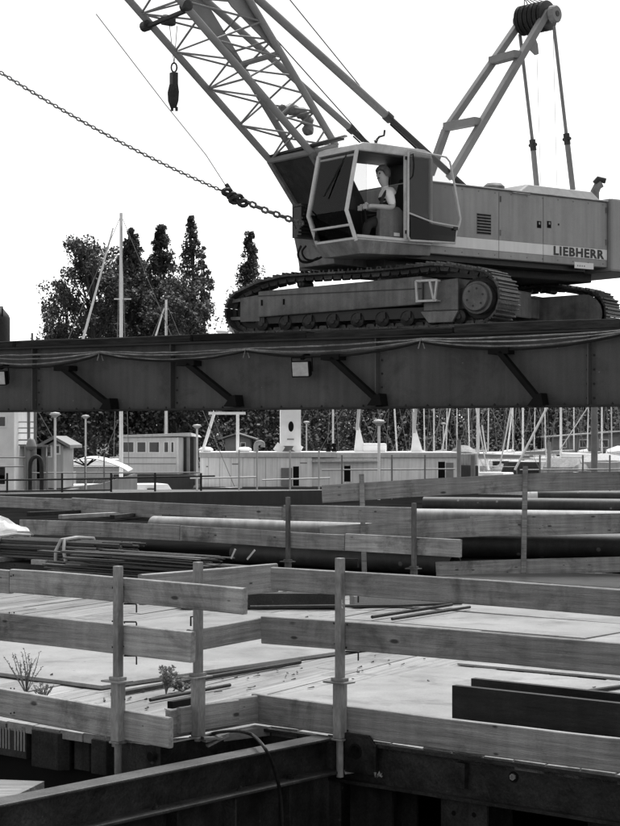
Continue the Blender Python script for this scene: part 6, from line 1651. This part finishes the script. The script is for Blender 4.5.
# ================================================================ TREES
def tree(px_, d, ytop, wpx, kind, label, n=5200, leaf=.30, zb=-.9, seed=1, group='trees behind the harbour', name='broad_tree', mm=None, low=.12):
    r = random.Random(seed); base = at_(px_, d, zb); H = zy(ytop, d) - zb; Rm = wpx / 2 / ppm(d)
    t = thing(name, base, label, 'tree', group)
    tr = MB(); top = base + Vector((r.uniform(-.3, .3), 0, H * .93))
    tr.tube([base, base.lerp(top, .3) + Vector((r.uniform(-.2, .2), 0, 0)), base.lerp(top, .65), top], [H * .018, H * .014, H * .008, .03], 8)
    cl = []
    def prof(h):
        if kind == 'poplar': return Rm * (min(1, (h / .2)) ** .5) * max(0.07, 1 - max(0, (h - .34) / .68) ** 1.5) 
        if kind == 'spindle': return Rm * (min(1, h / .15) ** .5) * max(.04, 1 - max(0, (h - .42) / .60) ** 2.1)
        if kind == 'cone': return Rm * (min(1, h / .2) ** .6) * max(.06, 1 - (h - .2) * 1.18 if h > .2 else 1)
        return Rm * max(.08, math.sqrt(max(0, 1 - ((h - .52) / .5) ** 2)))
    nc = int(n / 62)
    nb = 26 if kind == 'broad' else 0
    boughs = []
    for i in range(nb):                                    # boughs of a broad crown, each with its own cloud of clumps
        h = low + .1 + (.95 - low - .1) * (i + .5) / nb + r.uniform(-.03, .03); R = prof(h); a = i * 2.4 + r.uniform(-.5, .5)
        q = r.uniform(.35, .95)
        c = base + Vector((math.cos(a) * R * q, math.sin(a) * R * q, H * h)); boughs.append((c, r.uniform(.55, 1.25) * max(.9, Rm * .24)))
        s = base.lerp(top, max(.06, h - .2)); tr.tube([s, s.lerp(c, .55) + Vector((0, 0, -.15)), c], [H * .008, H * .005, .03], 6)
    for i in range(nc):
        if nb and r.random() < .86:
            b, sp = boughs[r.randrange(nb)]
            dv = Vector((r.gauss(0, 1), r.gauss(0, 1), r.gauss(0, .7)))
            if dv.length > 1.8: dv *= 1.8 / dv.length
            c = b + dv * sp; c.z = min(c.z, base.z + H * .99); R = Rm
        else:
            h = low + (1 - low) * r.random() ** 1.1; R = prof(h)
            a = r.uniform(0, 6.28); q = math.sqrt(r.random()) * (.70 + .42 * r.random())
            c = base + Vector((math.cos(a) * R * q, math.sin(a) * R * q, H * h))
        cl.append((c, R))
        if i % 4 == 0:
            s = base.lerp(top, max(.08, min(.97, (c.z - base.z) / H - .1)))
            tr.tube([s, s.lerp(c, .55) + Vector((0, 0, -.1)), c], [H * .004, H * .003, .015], 4)
    tr.build('trunk', M_BARK, t)
    vs, fs = [], []
    for c, R in cl:
        cr = r.uniform(.5, 1.0) * (1.1 if kind == 'broad' else min(1.15, .30 + .40 * R))
        for k in range(62):
            dv = Vector((r.gauss(0, 1), r.gauss(0, 1), r.gauss(0, .85)))
            if dv.length > 1.6: dv *= 1.6 / dv.length
            dv *= cr * .55
            p = c + dv; s = leaf * r.uniform(.5, 1.15)
            u_ = Vector((r.uniform(-1, 1), r.uniform(-1, 1), r.uniform(-1, 1))).normalized(); w_ = u_.orthogonal().normalized()
            b0 = len(vs); vs += [p - u_ * s * .5, p + w_ * s * .32, p + u_ * s * .5, p - w_ * s * .32]; fs.append((b0, b0 + 1, b0 + 2, b0 + 3))
    m_ = MB(); m_.v = vs; m_.f = fs
    me = bpy.data.meshes.new('crown'); me.from_pydata([v - base for v in vs], [], fs); me.materials.append(mm or M_LEAF)
    o = bpy.data.objects.new('crown', me); COL.objects.link(o); o.parent = t; o.location = (0, 0, 0); o['_o'] = tuple(base)
D0 = 175
tree(92, D0, 236, 78, 'broad', 'broad leafy tree at the left of the tree group', 20000, .36, seed=23)
tree(52, D0 + 2, 312, 34, 'broad', 'low tree whose branches reach out farthest to the left', 4000, .36, seed=24)
tree(66, D0 + 6, 285, 60, 'broad', 'lower broad tree with a spreading left branch', 9000, .36, seed=12)
tree(131, D0 + 3, 230, 58, 'spindle', 'tall tree behind the tallest mast', 18000, .34, seed=13, name='poplar_tree', mm=M_LEAF2)
tree(161, D0 + 5, 226, 54, 'spindle', 'tall pointed tree right of the tallest mast', 18000, .34, seed=14, name='poplar_tree', mm=M_LEAF2)
tree(191, D0, 218, 44, 'spindle', 'slender poplar with the highest tip at the right of the tree group', 12000, .33, seed=15, name='poplar_tree', mm=M_LEAF2)
tree(182, D0 - 4, 272, 76, 'broad', 'low wide tree filling the foot of the poplars', 15000, .36, seed=16)
tree(204, D0 + 2, 248, 30, 'spindle', 'thin poplar shoot at the right side of the highest poplar', 3500, .36, seed=17, name='poplar_tree', mm=M_LEAF2)
tree(250, D0 + 10, 233, 46, 'spindle', 'lone poplar left of the crane track', 12000, .33, seed=18, name='poplar_tree', mm=M_LEAF2)
tree(146, D0 + 9, 258, 64, 'broad', 'leafy tree between the two tall pointed ones', 15000, .36, seed=21)
tree(112, D0 + 14, 248, 66, 'broad', 'tree filling the gap left of the tallest mast', 15000, .36, seed=19)
xs = [(-20, 372, 'at the far left behind the house'), (22, 362, 'above the grey shed'), (228, 358, 'behind the garden hut'), (275, 366, 'behind the oval-windowed tower'), (318, 362, 'behind the middle of the barge'), (362, 368, 'behind the largest lamp'),
      (405, 360, 'behind the right end of the barge'), (450, 366, 'left of the thick white mast'), (495, 358, 'behind the left of the marina'), (540, 364, 'behind the middle of the marina'), (585, 360, 'behind the low building'), (630, 366, 'at the right edge')]
for i, (x_, yt, w_) in enumerate(xs):
    tree(x_, D0 + (i % 3) * 8, yt, 80, 'broad', 'dark leafy tree on the far bank ' + w_, 12000, .36, mm=(M_LEAF, M_LEAF3, M_LEAF2)[i % 3], seed=40 + i, group='trees on the far bank', low=.06)
for i in range(8):
    tree(-10 + i * 92, D0 + 34, 372 - (i % 3) * 6, 120, 'broad', 'tree in the second row on the far bank, %s from the left' % ('first', 'second', 'third', 'fourth', 'fifth', 'sixth', 'seventh', 'eighth')[i], 9000, .5, mm=M_LEAF3, seed=70 + i, group='trees on the far bank', low=.03)
# understorey hedge along the bank, read as one mass
r = random.Random(5); vs, fs = [], []
for i in range(14000):
    x_ = r.uniform(-40, 40); y_ = 166 + r.uniform(0, 6); z_ = -.9 + abs(r.gauss(0, 1)) * 3.0 * (1 + .4 * math.sin(x_ * .7) * math.sin(x_ * .23 + 1))
    p = Vector((x_, y_, z_)); s = r.uniform(.2, .5); u_ = Vector((r.uniform(-1, 1), r.uniform(-1, 1), r.uniform(-1, 1))).normalized(); w2 = u_.orthogonal().normalized()
    b0 = len(vs); vs += [p - u_ * s * .5, p + w2 * s * .35, p + u_ * s * .5, p - w2 * s * .35]; fs.append((b0, b0 + 1, b0 + 2, b0 + 3))
me = bpy.data.meshes.new('undergrowth'); me.from_pydata(vs, [], fs); me.materials.append(M_LEAF)
o = bpy.data.objects.new('undergrowth', me); COL.objects.link(o); tag(o, 'dark undergrowth along the far bank', 'undergrowth', kind='stuff')
# ---------------------------------------------------------------- tidy up
for o in bpy.data.objects:
    if '_o' in o: del o['_o']
